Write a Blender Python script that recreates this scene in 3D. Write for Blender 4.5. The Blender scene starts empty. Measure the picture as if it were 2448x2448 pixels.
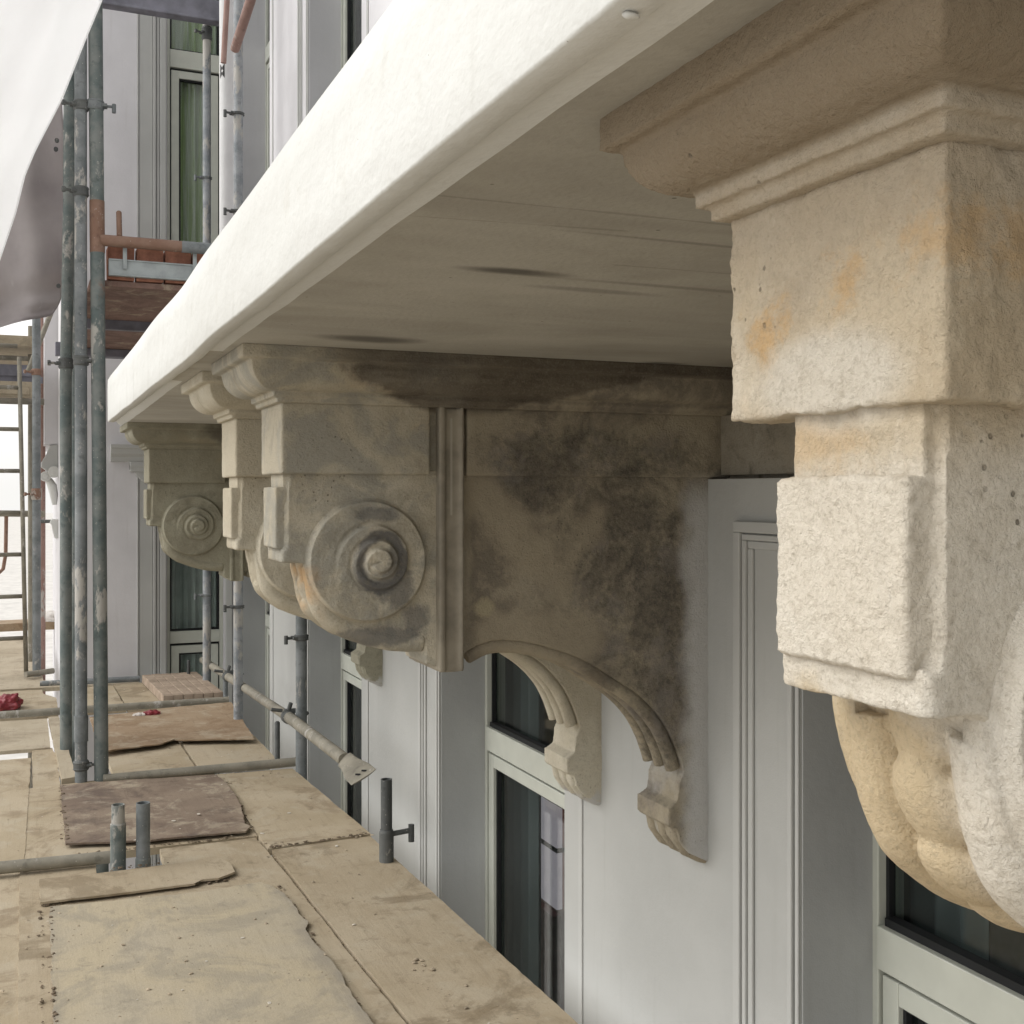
import bpy, bmesh, math, random
from mathutils import Vector, Matrix, noise
random.seed(7)
S = bpy.context.scene
COL = S.collection
R = math.radians

# ------------------------------------------------------------------ camera
cam = bpy.data.objects.new('camera', bpy.data.cameras.new('camera'))
COL.objects.link(cam)
cam.location = (0, 0, 0)
cam.rotation_euler = (R(90), 0, R(-23.05))
cam.data.sensor_width = 36
cam.data.lens = 40.2
cam.data.shift_y = -49 / 2448
cam.data.clip_start = 0.02
cam.data.clip_end = 500
S.camera = cam

# ------------------------------------------------------------------ world, sun, exposure
W = bpy.data.worlds.new('World'); S.world = W; W.use_nodes = True
nt = W.node_tree
bg = nt.nodes['Background']
sky = nt.nodes.new('ShaderNodeTexSky'); sky.sky_type = 'NISHITA'; sky.sun_disc = False
SUN_EL, SUN_AZ = 42, 283            # azimuth clockwise from +Y : light comes from the street side (-X)
sky.sun_elevation = R(SUN_EL); sky.sun_rotation = R(SUN_AZ)
sky.dust_density = 4.0; sky.air_density = 1.0; sky.ozone_density = 1.0
hs = nt.nodes.new('ShaderNodeHueSaturation'); hs.inputs['Saturation'].default_value = 0.18
hs.inputs['Value'].default_value = 1.25
oc = nt.nodes.new('ShaderNodeMix'); oc.data_type = 'RGBA'; oc.inputs[0].default_value = 0.66   # thin even cloud over the sky
oc.inputs[7].default_value = (6.8, 6.7, 6.5, 1)
nt.links.new(sky.outputs[0], hs.inputs['Color']); nt.links.new(hs.outputs[0], oc.inputs[6]); nt.links.new(oc.outputs[2], bg.inputs[0])
bg.inputs[1].default_value = 0.15
sl = bpy.data.lights.new('sun', 'SUN'); sl.energy = 0.85; sl.angle = R(40); sl.color = (1, 0.98, 0.94)
so = bpy.data.objects.new('sun', sl); COL.objects.link(so)
az = R(SUN_AZ); el = R(SUN_EL)
d = Vector((math.sin(az) * math.cos(el), math.cos(az) * math.cos(el), math.sin(el)))
so.rotation_euler = d.to_track_quat('Z', 'Y').to_euler()
so.location = d * 30
S.view_settings.view_transform = 'Standard'; S.view_settings.look = 'None'
S.view_settings.exposure = 0.45; S.view_settings.gamma = 1.0
S.render.engine = 'CYCLES'
S.cycles.max_bounces = 10; S.cycles.diffuse_bounces = 6; S.cycles.transparent_max_bounces = 12

# ------------------------------------------------------------------ node helper
class NT:
    def __init__(s, name, rough=0.85, metal=0.0):
        s.m = bpy.data.materials.new(name); s.m.use_nodes = True
        s.t = s.m.node_tree; s.n = s.t.nodes; s.l = s.t.links
        s.b = s.n['Principled BSDF']
        s.b.inputs['Roughness'].default_value = rough; s.b.inputs['Metallic'].default_value = metal
        s.b.inputs['Specular IOR Level'].default_value = 0.3
        s.tc = s.n.new('ShaderNodeTexCoord')
    def randomise(s):
        oi = s.n.new('ShaderNodeObjectInfo'); s.rnd = s.math('MULTIPLY', oi.outputs['Random'], 40.0)
    def coord(s, scale=(1, 1, 1), loc=(0, 0, 0), rot=(0, 0, 0), gen='Object'):
        m = s.n.new('ShaderNodeMapping'); s.l.new(s.tc.outputs[gen], m.inputs[0])
        m.inputs['Scale'].default_value = scale; m.inputs['Location'].default_value = loc
        m.inputs['Rotation'].default_value = rot
        return m.outputs[0]
    def put(s, sock, v):
        if hasattr(v, 'is_linked') or hasattr(v, 'links'): s.l.new(v, sock)
        else:
            if isinstance(v, tuple) and len(v) == 3 and sock.type == 'RGBA': v = (*v, 1)
            sock.default_value = v
    def math(s, op, a, b=0.0, c=None, clamp=False):
        m = s.n.new('ShaderNodeMath'); m.operation = op; m.use_clamp = clamp
        s.put(m.inputs[0], a); s.put(m.inputs[1], b)
        if c is not None: s.put(m.inputs[2], c)
        return m.outputs[0]
    def noise(s, scale, detail=4, rough=0.55, vec=None, dist=0.0):
        n = s.n.new('ShaderNodeTexNoise'); n.inputs['Scale'].default_value = scale
        n.inputs['Detail'].default_value = detail; n.inputs['Roughness'].default_value = rough
        if getattr(s, 'rnd', None) is not None:
            n.noise_dimensions = '4D'; s.l.new(s.rnd, n.inputs['W'])
        n.inputs['Distortion'].default_value = dist
        s.l.new(vec if vec is not None else s.coord(), n.inputs['Vector'])
        return n.outputs['Fac']
    def voro(s, scale, vec=None, feature='F1'):
        n = s.n.new('ShaderNodeTexVoronoi'); n.feature = feature; n.inputs['Scale'].default_value = scale
        s.l.new(vec if vec is not None else s.coord(), n.inputs['Vector'])
        return n.outputs['Distance']
    def step(s, v, a, b):
        """smooth 0..1 as v goes from a to b"""
        m = s.n.new('ShaderNodeMapRange'); m.interpolation_type = 'SMOOTHSTEP'
        s.put(m.inputs[0], v); m.inputs[1].default_value = a; m.inputs[2].default_value = b
        if a > b:
            m.inputs[1].default_value = b; m.inputs[2].default_value = a
            m.inputs[3].default_value = 1; m.inputs[4].default_value = 0
        return m.outputs[0]
    def mix(s, f, a, b, mode='MIX'):
        m = s.n.new('ShaderNodeMix'); m.data_type = 'RGBA'; m.blend_type = mode
        s.put(m.inputs[0], f); s.put(m.inputs[6], a); s.put(m.inputs[7], b)
        return m.outputs[2]
    def xyz(s, vec=None):
        x = s.n.new('ShaderNodeSeparateXYZ'); s.l.new(vec if vec is not None else s.coord(), x.inputs[0])
        return x.outputs
    def bump(s, h, strength=0.3, dist=0.01, prev=None):
        b = s.n.new('ShaderNodeBump'); b.inputs['Strength'].default_value = strength
        b.inputs['Distance'].default_value = dist; s.l.new(h, b.inputs['Height'])
        if prev is not None: s.l.new(prev, b.inputs['Normal'])
        return b.outputs[0]
    def out(s, col=None, nrm=None, rough=None):
        if col is not None: s.put(s.b.inputs['Base Color'], col)
        if nrm is not None: s.l.new(nrm, s.b.inputs['Normal'])
        if rough is not None: s.put(s.b.inputs['Roughness'], rough)
        return s.m
    def segdist(s, x, z, p, q):
        """distance of (x,z) to the segment p-q"""
        dx, dz = q[0] - p[0], q[1] - p[1]; L = dx * dx + dz * dz
        ax = s.math('SUBTRACT', x, p[0]); az_ = s.math('SUBTRACT', z, p[1])
        t = s.math('ADD', s.math('MULTIPLY', ax, dx / L), s.math('MULTIPLY', az_, dz / L), clamp=True)
        ex = s.math('SUBTRACT', ax, s.math('MULTIPLY', t, dx)); ez = s.math('SUBTRACT', az_, s.math('MULTIPLY', t, dz))
        return s.math('SQRT', s.math('ADD', s.math('MULTIPLY', ex, ex), s.math('MULTIPLY', ez, ez)))
    def blob(s, x, z, c, r):
        ex = s.math('DIVIDE', s.math('SUBTRACT', x, c[0]), r[0]); ez = s.math('DIVIDE', s.math('SUBTRACT', z, c[1]), r[1])
        return s.math('SQRT', s.math('ADD', s.math('MULTIPLY', ex, ex), s.math('MULTIPLY', ez, ez)))

# ------------------------------------------------------------------ materials
def mat_plaster(name, col, grain=0.25, blotch=0.06, scale=1.0):
    t = NT(name, 0.9)
    n1 = t.noise(1.3 * scale, 4); n2 = t.noise(9 * scale, 5)
    dark = tuple(c * (1 - blotch * 2.2) for c in col)
    c = t.mix(t.step(n1, 0.35, 0.68), dark, col)
    c = t.mix(t.math('MULTIPLY', t.step(n2, 0.58, 0.75), 0.35), c, tuple(v * 0.9 for v in col))
    run = t.noise(5, 4, vec=t.coord((6, 6, 0.35)))
    c = t.mix(t.math('MULTIPLY', t.step(run, 0.56, 0.75), blotch * 3.0), c, tuple(v * 0.72 for v in (col[0], col[1] * .98, col[2] * .93)))
    g = t.noise(260, 3, 0.7); h = t.noise(38, 3)
    b = t.bump(g, grain, 0.003); b = t.bump(h, 0.22, 0.006, b)
    return t.out(c, b)
M = {}
M['wall'] = mat_plaster('painted_render', (0.43, 0.435, 0.42))
M['wall_up'] = mat_plaster('painted_render_wing_lit_upper', (0.65, 0.642, 0.66))  # wall paint lightened for the better-lit upper storey; also colours wing and bay
M['trim'] = mat_plaster('painted_moulding', (0.46, 0.465, 0.45), 0.15)
M['reveal_up'] = mat_plaster('reveal_render_lit', (0.52, 0.52, 0.535), 0.25)  # copy of the reveal render, stronger light upstairs put into its colour
M['reveal'] = mat_plaster('grey_reveal_render', (0.41, 0.42, 0.415), 0.25)

def mat_fascia():
    t = NT('smooth_white_plaster', 0.95)
    v = t.coord((1, .3, 1.4))
    n = t.noise(2.2, 4, vec=v); n2 = t.noise(14, 4)
    c = t.mix(t.step(n, 0.3, 0.75), (0.63, 0.635, 0.615), (0.56, 0.56, 0.535))
    c = t.mix(t.math('MULTIPLY', t.step(n2, 0.6, 0.75), .4), c, (0.52, 0.51, 0.47))
    p = t.voro(30); c = t.mix(t.step(p, 0.035, 0.02), c, (0.35, 0.33, 0.30))
    dr = t.noise(3.5, 5, .6, t.coord((1, 2.5, .25)))
    c = t.mix(t.math('MULTIPLY', t.step(dr, .56, .72), .35), c, (0.42, 0.41, 0.37))
    b = t.bump(t.noise(5, 5, vec=t.coord((1, 1, 1))), 0.5, 0.025); b = t.bump(t.noise(30, 4, vec=t.coord((1, .4, 1))), 0.35, 0.006, b); b = t.bump(t.noise(190, 4), 0.25, 0.002, b)
    return t.out(c, b)
M['fascia'] = mat_fascia()

def mat_soffit():
    t = NT('trowelled_soffit', 0.9)
    x, y, z = t.xyz()
    wv = t.coord((1.0, 2.2, 1), rot=(0, 0, R(4)))
    n = t.noise(1.6, 6, 0.6, wv, 0.6)
    base = t.mix(t.step(n, 0.3, 0.72), (0.32, 0.302, 0.262), (0.43, 0.41, 0.36))
    st = t.noise(2.2, 4, 0.5, t.coord((0.8, 9, 1), rot=(0, 0, R(3))), 1.2)
    base = t.mix(t.math('MULTIPLY', t.step(st, 0.62, 0.80), 0.16), base, (0.18, 0.167, 0.14))
    hi = t.noise(1.9, 2, 0.5, t.coord((0.8, 9, 1), loc=(3, 1, 0)), 0.9)
    base = t.mix(t.math('MULTIPLY', t.step(hi, 0.60, 0.78), 0.22), base, (0.46, 0.435, 0.385))
    wob = t.math('MULTIPLY', t.math('SUBTRACT', t.noise(9, 4), 0.5), 0.7)
    for c_, r_, a in [((0.606, 1.403), (0.085, 0.022), .85), ((0.61, 2.135), (0.10, 0.05), .8), ((0.76, 1.49), (0.11, 0.018), .4), ((1.35, 2.27), (0.06, 0.02), .7), ((.9,1.42),(.25,.012),.4), ((.75,1.16),(.2,.006),.35)]:
        dd = t.math('ADD', t.blob(x, y, c_, r_), wob)
        base = t.mix(t.math('MULTIPLY', t.step(dd, 1.35, 0.35), a), base, (0.075, 0.068, 0.057))
    for p, q in [((.352, 1.072), (.80, 1.062)), ((.368, 1.163), (.62, 1.135)), ((.70, 1.31), (1.2, 1.29))]:
        dd = t.math('ADD', t.segdist(x, y, p, q), t.math('MULTIPLY', t.math('SUBTRACT', t.noise(12, 3), .5), .012))
        base = t.mix(t.math('MULTIPLY', t.step(dd, 0.0040, 0.001), .38), base, (0.16, 0.15, 0.125))
    pit = t.voro(16); base = t.mix(t.step(pit, 0.05, 0.03), base, (0.16, 0.15, 0.125))
    mt = t.noise(6.5, 6, .62); base = t.mix(t.math('MULTIPLY', t.step(mt, .45, .72), .35), base, (0.27, 0.25, 0.205))
    b = t.bump(t.noise(120, 4), 0.35, 0.003); b = t.bump(n, 0.25, 0.015, b)
    return t.out(base, b)
M['soffit'] = mat_soffit()

OX, OZ = 1.545, -0.93      # origin of every console (wall plane, foot of the tail)
def mat_stone(name, light, warm, grime, grime_amt, ochre_amt, coarse=1.0, mask=None, pale_tail=True):
    t = NT(name, 0.93)
    P = t.coord(loc=(OX, 0, OZ))
    x, y, z = t.xyz(P)
    n1 = t.noise(3.1, 6, 0.6, P, 0.4); n2 = t.noise(8.5, 6, 0.62, P, 0.5); n3 = t.noise(26, 5, 0.6, P)
    c = t.mix(t.step(n1, 0.36, 0.64), light, warm)
    c = t.mix(t.math('MULTIPLY', t.step(n2, 0.54, 0.70), 0.6), c, tuple(v * 0.72 for v in warm))
    c = t.mix(t.math('MULTIPLY', t.step(n3, 0.60, 0.74), 0.25), c, tuple(min(1, v * 1.25) for v in light))
    # ochre leaching
    oc = t.noise(4.3, 5, 0.6, t.coord(loc=(4, 2, 7)), 0.8)
    c = t.mix(t.math('MULTIPLY', t.step(oc, 0.60, 0.74), ochre_amt), c, (0.52, 0.34, 0.15))
    # grime, with ragged edges
    g = t.noise(4.6, 8, 0.68, t.coord(loc=(1, 9, 3)), 0.7)
    gm = t.math('MULTIPLY', t.step(g, 0.70 - 0.24 * grime_amt, 0.78 - 0.18 * grime_amt), min(1, grime_amt * 1.1))
    c = t.mix(gm, c, grime)
    if mask: c = mask(t, c, x, y, z)
    # pits
    wn = t.noise(60, 3, vec=P)
    pv = t.math('ADD', t.voro(85, P), t.math('MULTIPLY', t.math('SUBTRACT', wn, .5), .35)); pm = t.math('MULTIPLY', t.step(pv, 0.17, 0.08), t.step(t.noise(5, 3, vec=P), 0.57, 0.66))
    c = t.mix(t.math('MULTIPLY', pm, 0.75), c, tuple(v * 0.32 for v in warm))
    sp = t.noise(210 / coarse, 3, 0.7, P)
    c = t.mix(t.math('MULTIPLY', t.step(sp, 0.48, 0.68), 0.30), c, tuple(v * 0.60 for v in warm))
    sp2 = t.noise(70, 4, 0.65, t.coord(loc=(3, 3, 9)))
    c = t.mix(t.math('MULTIPLY', t.step(sp2, 0.52, 0.70), 0.22), c, tuple(v * 0.66 for v in warm))
    if pale_tail:   # overspray of wall paint next to the wall
        e = t.math('ADD', x, t.math('MULTIPLY', t.math('SUBTRACT', t.noise(9, 4, vec=P), .5), .10))
        low = t.step(t.math('ADD', z, t.math('MULTIPLY', t.math('SUBTRACT', t.noise(20, 3, vec=P), .5), .05)), -0.86, -0.90)
        k = t.math('MAXIMUM', t.math('MULTIPLY', t.math('MULTIPLY', t.step(e, 1.45, 1.515), t.step(z, .06, -.05)), 1.0 if mask is mask_second else 0.0), t.math('MULTIPLY', low, t.step(t.noise(14, 4, vec=P), .40, .5)))
        c = t.mix(k, c, (0.52, 0.515, 0.50))
    b = t.bump(t.noise(230 / coarse, 5, 0.75, P), 0.9, 0.004 * coarse)
    b = t.bump(t.noise(45, 6, 0.65, P), 0.6, 0.008, b)
    b = t.bump(t.math('SUBTRACT', 1.0, pm), 0.7, 0.004, b)
    return t.out(c, b)

def mask_second(t, c, x, y, z):
    """soiling of the second console: black crust patches crossed by cleaned bands, damp run below the soffit, lichen on the scroll"""
    rag = t.math('MULTIPLY', t.math('SUBTRACT', t.noise(9, 8, 0.68), 0.5), 0.30)
    rag2 = t.math('MULTIPLY', t.math('SUBTRACT', t.noise(34, 8, 0.74), 0.5), 0.42)
    back = t.step(x, 0.88, 0.93)
    bm_ = t.mix(t.step(t.noise(5.5, 7, .66, t.coord(loc=(2, 7, 5)), .5), .42, .60), (0.145, 0.122, 0.095), (0.34, 0.295, 0.215))
    bm_ = t.mix(t.math('MULTIPLY', t.step(t.noise(17, 6, .7), .52, .64), .5), bm_, (0.36, 0.31, 0.23))
    c = t.mix(t.math('MULTIPLY', back, 0.86), c, bm_)
    cl = t.math('MINIMUM', t.math('SUBTRACT', t.segdist(x, z, (0.90, 0.04), (1.13, -0.20)), .045),
                t.math('MINIMUM', t.math('SUBTRACT', t.segdist(x, z, (1.24, -0.05), (1.13, -0.22)), .02),
                       t.math('SUBTRACT', t.segdist(x, z, (0.98, -0.33), (1.20, -0.34)), .05)))
    crust = t.math('MINIMUM', t.blob(x, z, (1.31, -0.19), (0.15, 0.19)), t.blob(x, z, (1.22, 0.075), (0.26, 0.055)))
    crust = t.math('MINIMUM', crust, t.blob(x, z, (1.43, -0.42), (0.09, 0.24)))
    crust = t.math('MINIMUM', crust, t.blob(x, z, (1.05, 0.00), (0.10, 0.05)))
    crust = t.math('ADD', crust, t.math('MULTIPLY', t.math('ADD', rag, rag2), 4.5))
    fine = t.math('ADD', t.math('MULTIPLY', t.step(t.noise(55, 8, 0.75), 0.38, 0.62), .6), t.math('MULTIPLY', t.step(t.noise(13, 6, 0.7), 0.42, 0.60), .4))
    c = t.mix(t.math('MULTIPLY', t.math('MULTIPLY', t.step(crust, 1.7, 0.7), fine), 0.72), c, (0.045, 0.045, 0.041))
    pg = t.math('MULTIPLY', t.math('MULTIPLY', t.step(crust, 2.2, 1.0), t.step(t.noise(8, 6, .66, t.coord(loc=(3, 8, 8))), .50, .62)), .5)
    c = t.mix(pg, c, (0.25, 0.225, 0.20))
    
    band = t.math('MULTIPLY', t.step(t.math('ADD', cl, t.math('MULTIPLY', rag, .35)), 0.028, -0.022), t.step(x, 0.89, 0.91))
    c = t.mix(t.math('MULTIPLY', band, 0.8), c, (0.37, 0.32, 0.235))
    pt = t.math('ADD', t.blob(x, z, (0.952, -0.262), (0.024, 0.022)), t.math('MULTIPLY', rag2, 4))
    c = t.mix(t.math('MULTIPLY', t.step(pt, 1.2, .7), .8), c, (0.42, 0.37, 0.25))
    gb = t.step(t.noise(6.5, 7, .66, t.coord(loc=(6, 3, 1)), .6), .47, .60)
    c = t.mix(t.math('MULTIPLY', t.math('MULTIPLY', gb, t.step(x, .90, .86)), .6), c, (0.27, 0.27, 0.245))
    # lichen on the scroll
    ring = t.math('DIVIDE', t.math('ABSOLUTE', t.math('SUBTRACT', t.blob(x, z, (.705, -.152), (.05, .058)), 1.0)), .22)
    ring = t.math('ADD', ring, t.math('MULTIPLY', t.math('ADD', rag, rag2), 4))
    c = t.mix(t.math('MULTIPLY', t.step(ring, 1.3, .5), .8), c, (0.085, 0.085, 0.09))
    for cc, rr in [((0.735, -0.20), (0.045, 0.05)), ((0.735, -0.135), (0.022, 0.022)), ((0.70, -.05), (.05, .016)), ((0.72, -0.315), (0.11, 0.022)), ((.79, -.28), (.03, .04))]:
        l = t.math('ADD', t.blob(x, z, cc, rr), t.math('MULTIPLY', t.math('ADD', rag, rag2), 4))
        c = t.mix(t.math('MULTIPLY', t.step(l, 1.25, .6), .68), c, (0.13, 0.13, 0.13))
    # orange front rim
    rim = t.math('MULTIPLY', t.step(x, 0.60, 0.55), t.step(z, -0.15, -0.17))
    c = t.mix(t.math('MULTIPLY', rim, t.step(t.noise(9, 5), .38, .6)), c, (0.50, 0.34, 0.19))
    # damp run from the soffit
    hw = t.math('MULTIPLY', t.step(z, 0.14, 0.27), 0.33)
    dr = t.math('SUBTRACT', t.math('ABSOLUTE', t.math('SUBTRACT', x, t.math('ADD', 0.90, t.math('MULTIPLY', t.step(z, .20, .28), .08)))), t.math('ADD', hw, .02))
    dr = t.math('ADD', dr, t.math('ADD', t.math('MULTIPLY', rag, .55), t.math('MULTIPLY', rag2, .12)))
    wet = t.math('MULTIPLY', t.step(dr, 0.03, -0.03), t.step(z, 0.16, 0.19))
    wet = t.math('MAXIMUM', wet, t.math('MULTIPLY', t.step(z, 0.262, 0.268), t.step(x, .50, .66)))
    wn = t.noise(9, 6, .65, t.coord((1, 1, 5)))
    c = t.mix(t.math('MULTIPLY', wet, t.math('ADD', .45, t.math('MULTIPLY', wn, .7))), c, (0.085, 0.069, 0.052))
    return c
def mask_near(t, c, x, y, z):
    q = t.noise(14, 7, .66, t.coord(loc=(4, 4, 1)), .5)
    c = t.mix(t.math('MULTIPLY', t.math('MULTIPLY', t.step(q, .52, .62), .45), t.step(z, .0, .08)), c, (0.47, 0.375, 0.255))
    lw = t.step(t.math('ADD', z, t.math('MULTIPLY', t.math('SUBTRACT', t.noise(10, 6, .65), .5), .10)), .045, .0)
    c = t.mix(t.math('MULTIPLY', lw, .62), c, (0.78, 0.735, 0.65))
    """near console: sandy ungroomed cornice, ochre leaching on the carved husks, darker upper half, paler below"""
    rag = t.math('MULTIPLY', t.math('SUBTRACT', t.noise(9, 6, 0.62), 0.5), 0.16)
    up = t.step(t.math('ADD', z, rag), 0.10, 0.19)
    c = t.mix(t.math('MULTIPLY', up, 0.55), c, (0.42, 0.35, 0.265))
    top = t.step(z, 0.222, 0.23)
    c = t.mix(t.math('MULTIPLY', top, 0.88), c, (0.275, 0.215, 0.145))
    dn = t.math('MULTIPLY', t.step(t.math('ADD', z, rag), -0.12, -0.16), t.step(y, -0.06, -0.03))
    c = t.mix(t.math('MULTIPLY', dn, 0.75), c, (0.60, 0.46, 0.26))
    for cy, cz, ry, rz, a in [(0.062, 0.115, 0.02, 0.02, .75), (-0.02, 0.135, .016, .02, .6), (0.02, 0.032, .04, .018, .35), (-0.10, .15, .03, .02, .5)]:
        o = t.math('ADD', t.blob(y, z, (cy, cz), (ry, rz)), t.math('MULTIPLY', t.math('SUBTRACT', t.noise(38, 7, .68), .5), 5))
        c = t.mix(t.math('MULTIPLY', t.step(o, 1.5, .1), a * .8), c, (0.58, 0.34, 0.12))
    w = t.math('ADD', t.blob(y, z, (0.0, 0.075), (.08, .035)), t.math('MULTIPLY', rag, 4))
    c = t.mix(t.math('MULTIPLY', t.step(w, 1.2, .6), .55), c, (0.74, 0.71, 0.64))
    return c
M['stone_near'] = mat_stone('limewashed_stone', (0.76, 0.715, 0.625), (0.56, 0.47, 0.34), (0.40, 0.355, 0.285), 0.3, 0.35, 1.2, mask_near)
M['stone_second'] = mat_stone('soiled_stone', (0.57, 0.525, 0.425), (0.43, 0.385, 0.295), (0.21, 0.20, 0.17), 0.62, 0.2, 1.0, mask_second)
M['stone_second_flute'] = mat_stone('soiled_stone_mouldings', (0.50, 0.45, 0.355), (0.37, 0.325, 0.24), (0.17, 0.16, 0.135), 0.55, 0.2, 1.0, mask_second, pale_tail=False)
M['stone_third'] = mat_stone('sandy_stone', (0.58, 0.54, 0.44), (0.47, 0.42, 0.32), (0.22, 0.20, 0.16), 0.3, 0.15)
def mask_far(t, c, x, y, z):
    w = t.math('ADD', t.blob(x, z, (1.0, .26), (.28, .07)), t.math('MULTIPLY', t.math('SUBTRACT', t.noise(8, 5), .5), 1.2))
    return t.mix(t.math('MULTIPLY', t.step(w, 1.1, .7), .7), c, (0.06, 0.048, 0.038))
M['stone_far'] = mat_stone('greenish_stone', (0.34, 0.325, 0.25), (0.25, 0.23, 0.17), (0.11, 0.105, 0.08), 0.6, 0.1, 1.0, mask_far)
M['stone_wall'] = mat_stone('frieze_stone', (0.36, 0.33, 0.27), (0.27, 0.24, 0.185), (0.10, 0.09, 0.07), 0.7, 0.1, pale_tail=False)
M['iron'] = None
t = NT('grimy_strap', 0.75)
c = t.mix(t.step(t.noise(9, 6), .38, .62), (0.20, 0.18, 0.145), (0.30, 0.27, 0.215))
run = t.segdist(*(lambda q: (q[0], q[2]))(t.xyz(t.coord(loc=(OX, 0, OZ)))), (0.868, .16), (0.868, -.05))
c = t.mix(t.math('MULTIPLY', t.step(run, 0.004, 0.001), .6), c, (0.42, 0.40, 0.34))
M['iron'] = t.out(c, t.bump(t.noise(60, 4), .3, .004))

def mat_tube(name, base, base2, rust, splat):
    t = NT(name, 0.55, 0.0); t.randomise()
    n = t.noise(9, 6, .6); n2 = t.noise(28, 5)
    c = t.mix(t.step(n, .35, .65), base, base2)
    c = t.mix(t.math('MULTIPLY', t.step(n2, .55, .7), .5), c, tuple(v * .5 for v in base))
    r = t.noise(3.3, 6, .65, t.coord((1, 1, .8), loc=(3, 3, 3)))
    c = t.mix(t.math('MULTIPLY', t.step(r, .66 - .3 * rust, .78 - .3 * rust), .8), c, (0.23, 0.105, 0.055))
    s = t.noise(16, 7, .68, t.coord((1, 1, .5), loc=(7, 1, 2)), .4)
    big = t.noise(1.6, 3, .5, t.coord((1, 1, 1), loc=(0, 5, 2)))
    sm = t.step(t.math('ADD', s, t.math('MULTIPLY', t.math('SUBTRACT', big, .5), .8)), .63 - .2 * splat, .72 - .2 * splat)
    c = t.mix(t.math('MULTIPLY', sm, .85), c, (0.44, 0.42, 0.385))
    d_ = t.voro(40); c = t.mix(t.math('MULTIPLY', t.step(d_, .10, .05), .6), c, (0.6, 0.58, 0.53))
    b = t.bump(sm, .5, .003); b = t.bump(t.noise(90, 4), .3, .003, b)
    t.b.inputs['Metallic'].default_value = 0.1
    return t.out(c, b, t.math('ADD', .5, t.math('MULTIPLY', n, .3)))
M['tube'] = mat_tube('galvanised_tube', (0.14, 0.155, 0.16), (0.23, 0.245, 0.25), 0.06, 0.30)
M['tube_green'] = mat_tube('weathered_green_tube', (0.105, 0.132, 0.13), (0.20, 0.215, 0.205), 0.12, 0.36)
M['tube_dark'] = mat_tube('dark_tube', (0.085, 0.09, 0.09), (0.13, 0.135, 0.13), 0.05, 0.02)
M['tube_dusty'] = mat_tube('dusty_tube', (0.20, 0.185, 0.15), (0.28, 0.26, 0.21), 0.08, 0.1)
M['tube_white'] = mat_tube('paint_splashed_tube', (0.20, 0.22, 0.235), (0.34, 0.355, 0.37), 0.0, 0.55)
M['tube_rust'] = mat_tube('rusty_tube', (0.20, 0.115, 0.08), (0.25, 0.16, 0.12), 0.2, 0.05)
M['tube_brace'] = mat_tube('primer_brown_tube', (0.27, 0.17, 0.145), (0.33, 0.22, 0.19), 0.2, 0.15)

def mat_board(name, a, b_, dark, stain=0.4, grain_rot=0.0, edge=0):
    t = NT(name, 0.92); t.randomise()
    P = t.coord(rot=(0, 0, grain_rot))
    gv = t.coord((14, 1.0, 14), rot=(0, 0, grain_rot))
    g = t.noise(3.0, 6, .65, gv, .3); big = t.noise(2.2, 6, .6, P, .4); md = t.noise(9, 6, .62, P)
    c = t.mix(t.step(big, .35, .66), a, b_)
    c = t.mix(t.math('MULTIPLY', t.step(g, .52, .72), .35), c, tuple(v * .68 for v in a))
    c = t.mix(t.math('MULTIPLY', t.step(md, .60 - .1 * stain, .74), stain), c, dark)
    du = t.noise(5.5, 7, .7, t.coord(loc=(5, 5, 5)), .5)
    c = t.mix(t.math('MULTIPLY', t.step(du, .50, .62), .55), c, (0.42, 0.365, 0.275))
    st2 = t.noise(3.2, 8, .72, t.coord(loc=(8, 1, 3)), .8)
    c = t.mix(t.math('MULTIPLY', t.step(st2, .50, .62), .62), c, dark)
    st3 = t.noise(11, 7, .7, t.coord(loc=(1, 6, 2)), .6)
    c = t.mix(t.math('MULTIPLY', t.step(st3, .56, .66), .4), c, tuple(v * .8 for v in dark))
    if edge:
        ex_ = t.xyz()
        ed = t.math('ADD', t.math('ABSOLUTE', ex_[0]), t.math('MULTIPLY', t.math('SUBTRACT', t.noise(7, 6, .7), .5), .22))
        c = t.mix(t.math('MULTIPLY', t.step(ed, edge - .05, edge + .03), .5), c, (0.20, 0.185, 0.165))
    scr = t.noise(2.0, 5, .7, t.coord((40, 1.5, 1), rot=(0, 0, grain_rot + .25)), .2)
    c = t.mix(t.math('MULTIPLY', t.step(scr, .60, .68), .3), c, tuple(v * .6 for v in a))
    sp = t.voro(34, t.coord(loc=(2, 2, 2)))
    spm = t.math('MULTIPLY', t.step(sp, .14, .07), t.step(t.noise(3.5, 3), .5, .6))
    c = t.mix(t.math('MULTIPLY', spm, .7), c, (0.14, 0.105, 0.07))
    s2 = t.noise(170, 2, .6); c = t.mix(t.math('MULTIPLY', t.step(s2, .5, .75), .22), c, tuple(v * .5 for v in a))
    b = t.bump(g, .3, .004); b = t.bump(t.noise(120, 4, .7), .4, .003, b); b = t.bump(md, .35, .01, b)
    return t.out(c, b)
M['board_tan'] = mat_board('dusty_ply_tan', (0.35, 0.285, 0.195), (0.41, 0.345, 0.25), (0.19, 0.145, 0.09), .3)
M['board_tan2'] = mat_board('dusty_ply_sand', (0.36, 0.295, 0.20), (0.43, 0.36, 0.26), (0.22, 0.165, 0.105), .25, R(90))
M['board_grey'] = mat_board('cement_grey_ply', (0.43, 0.365, 0.255), (0.40, 0.35, 0.265), (0.29, 0.26, 0.205), .3, R(90), .38)
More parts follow.
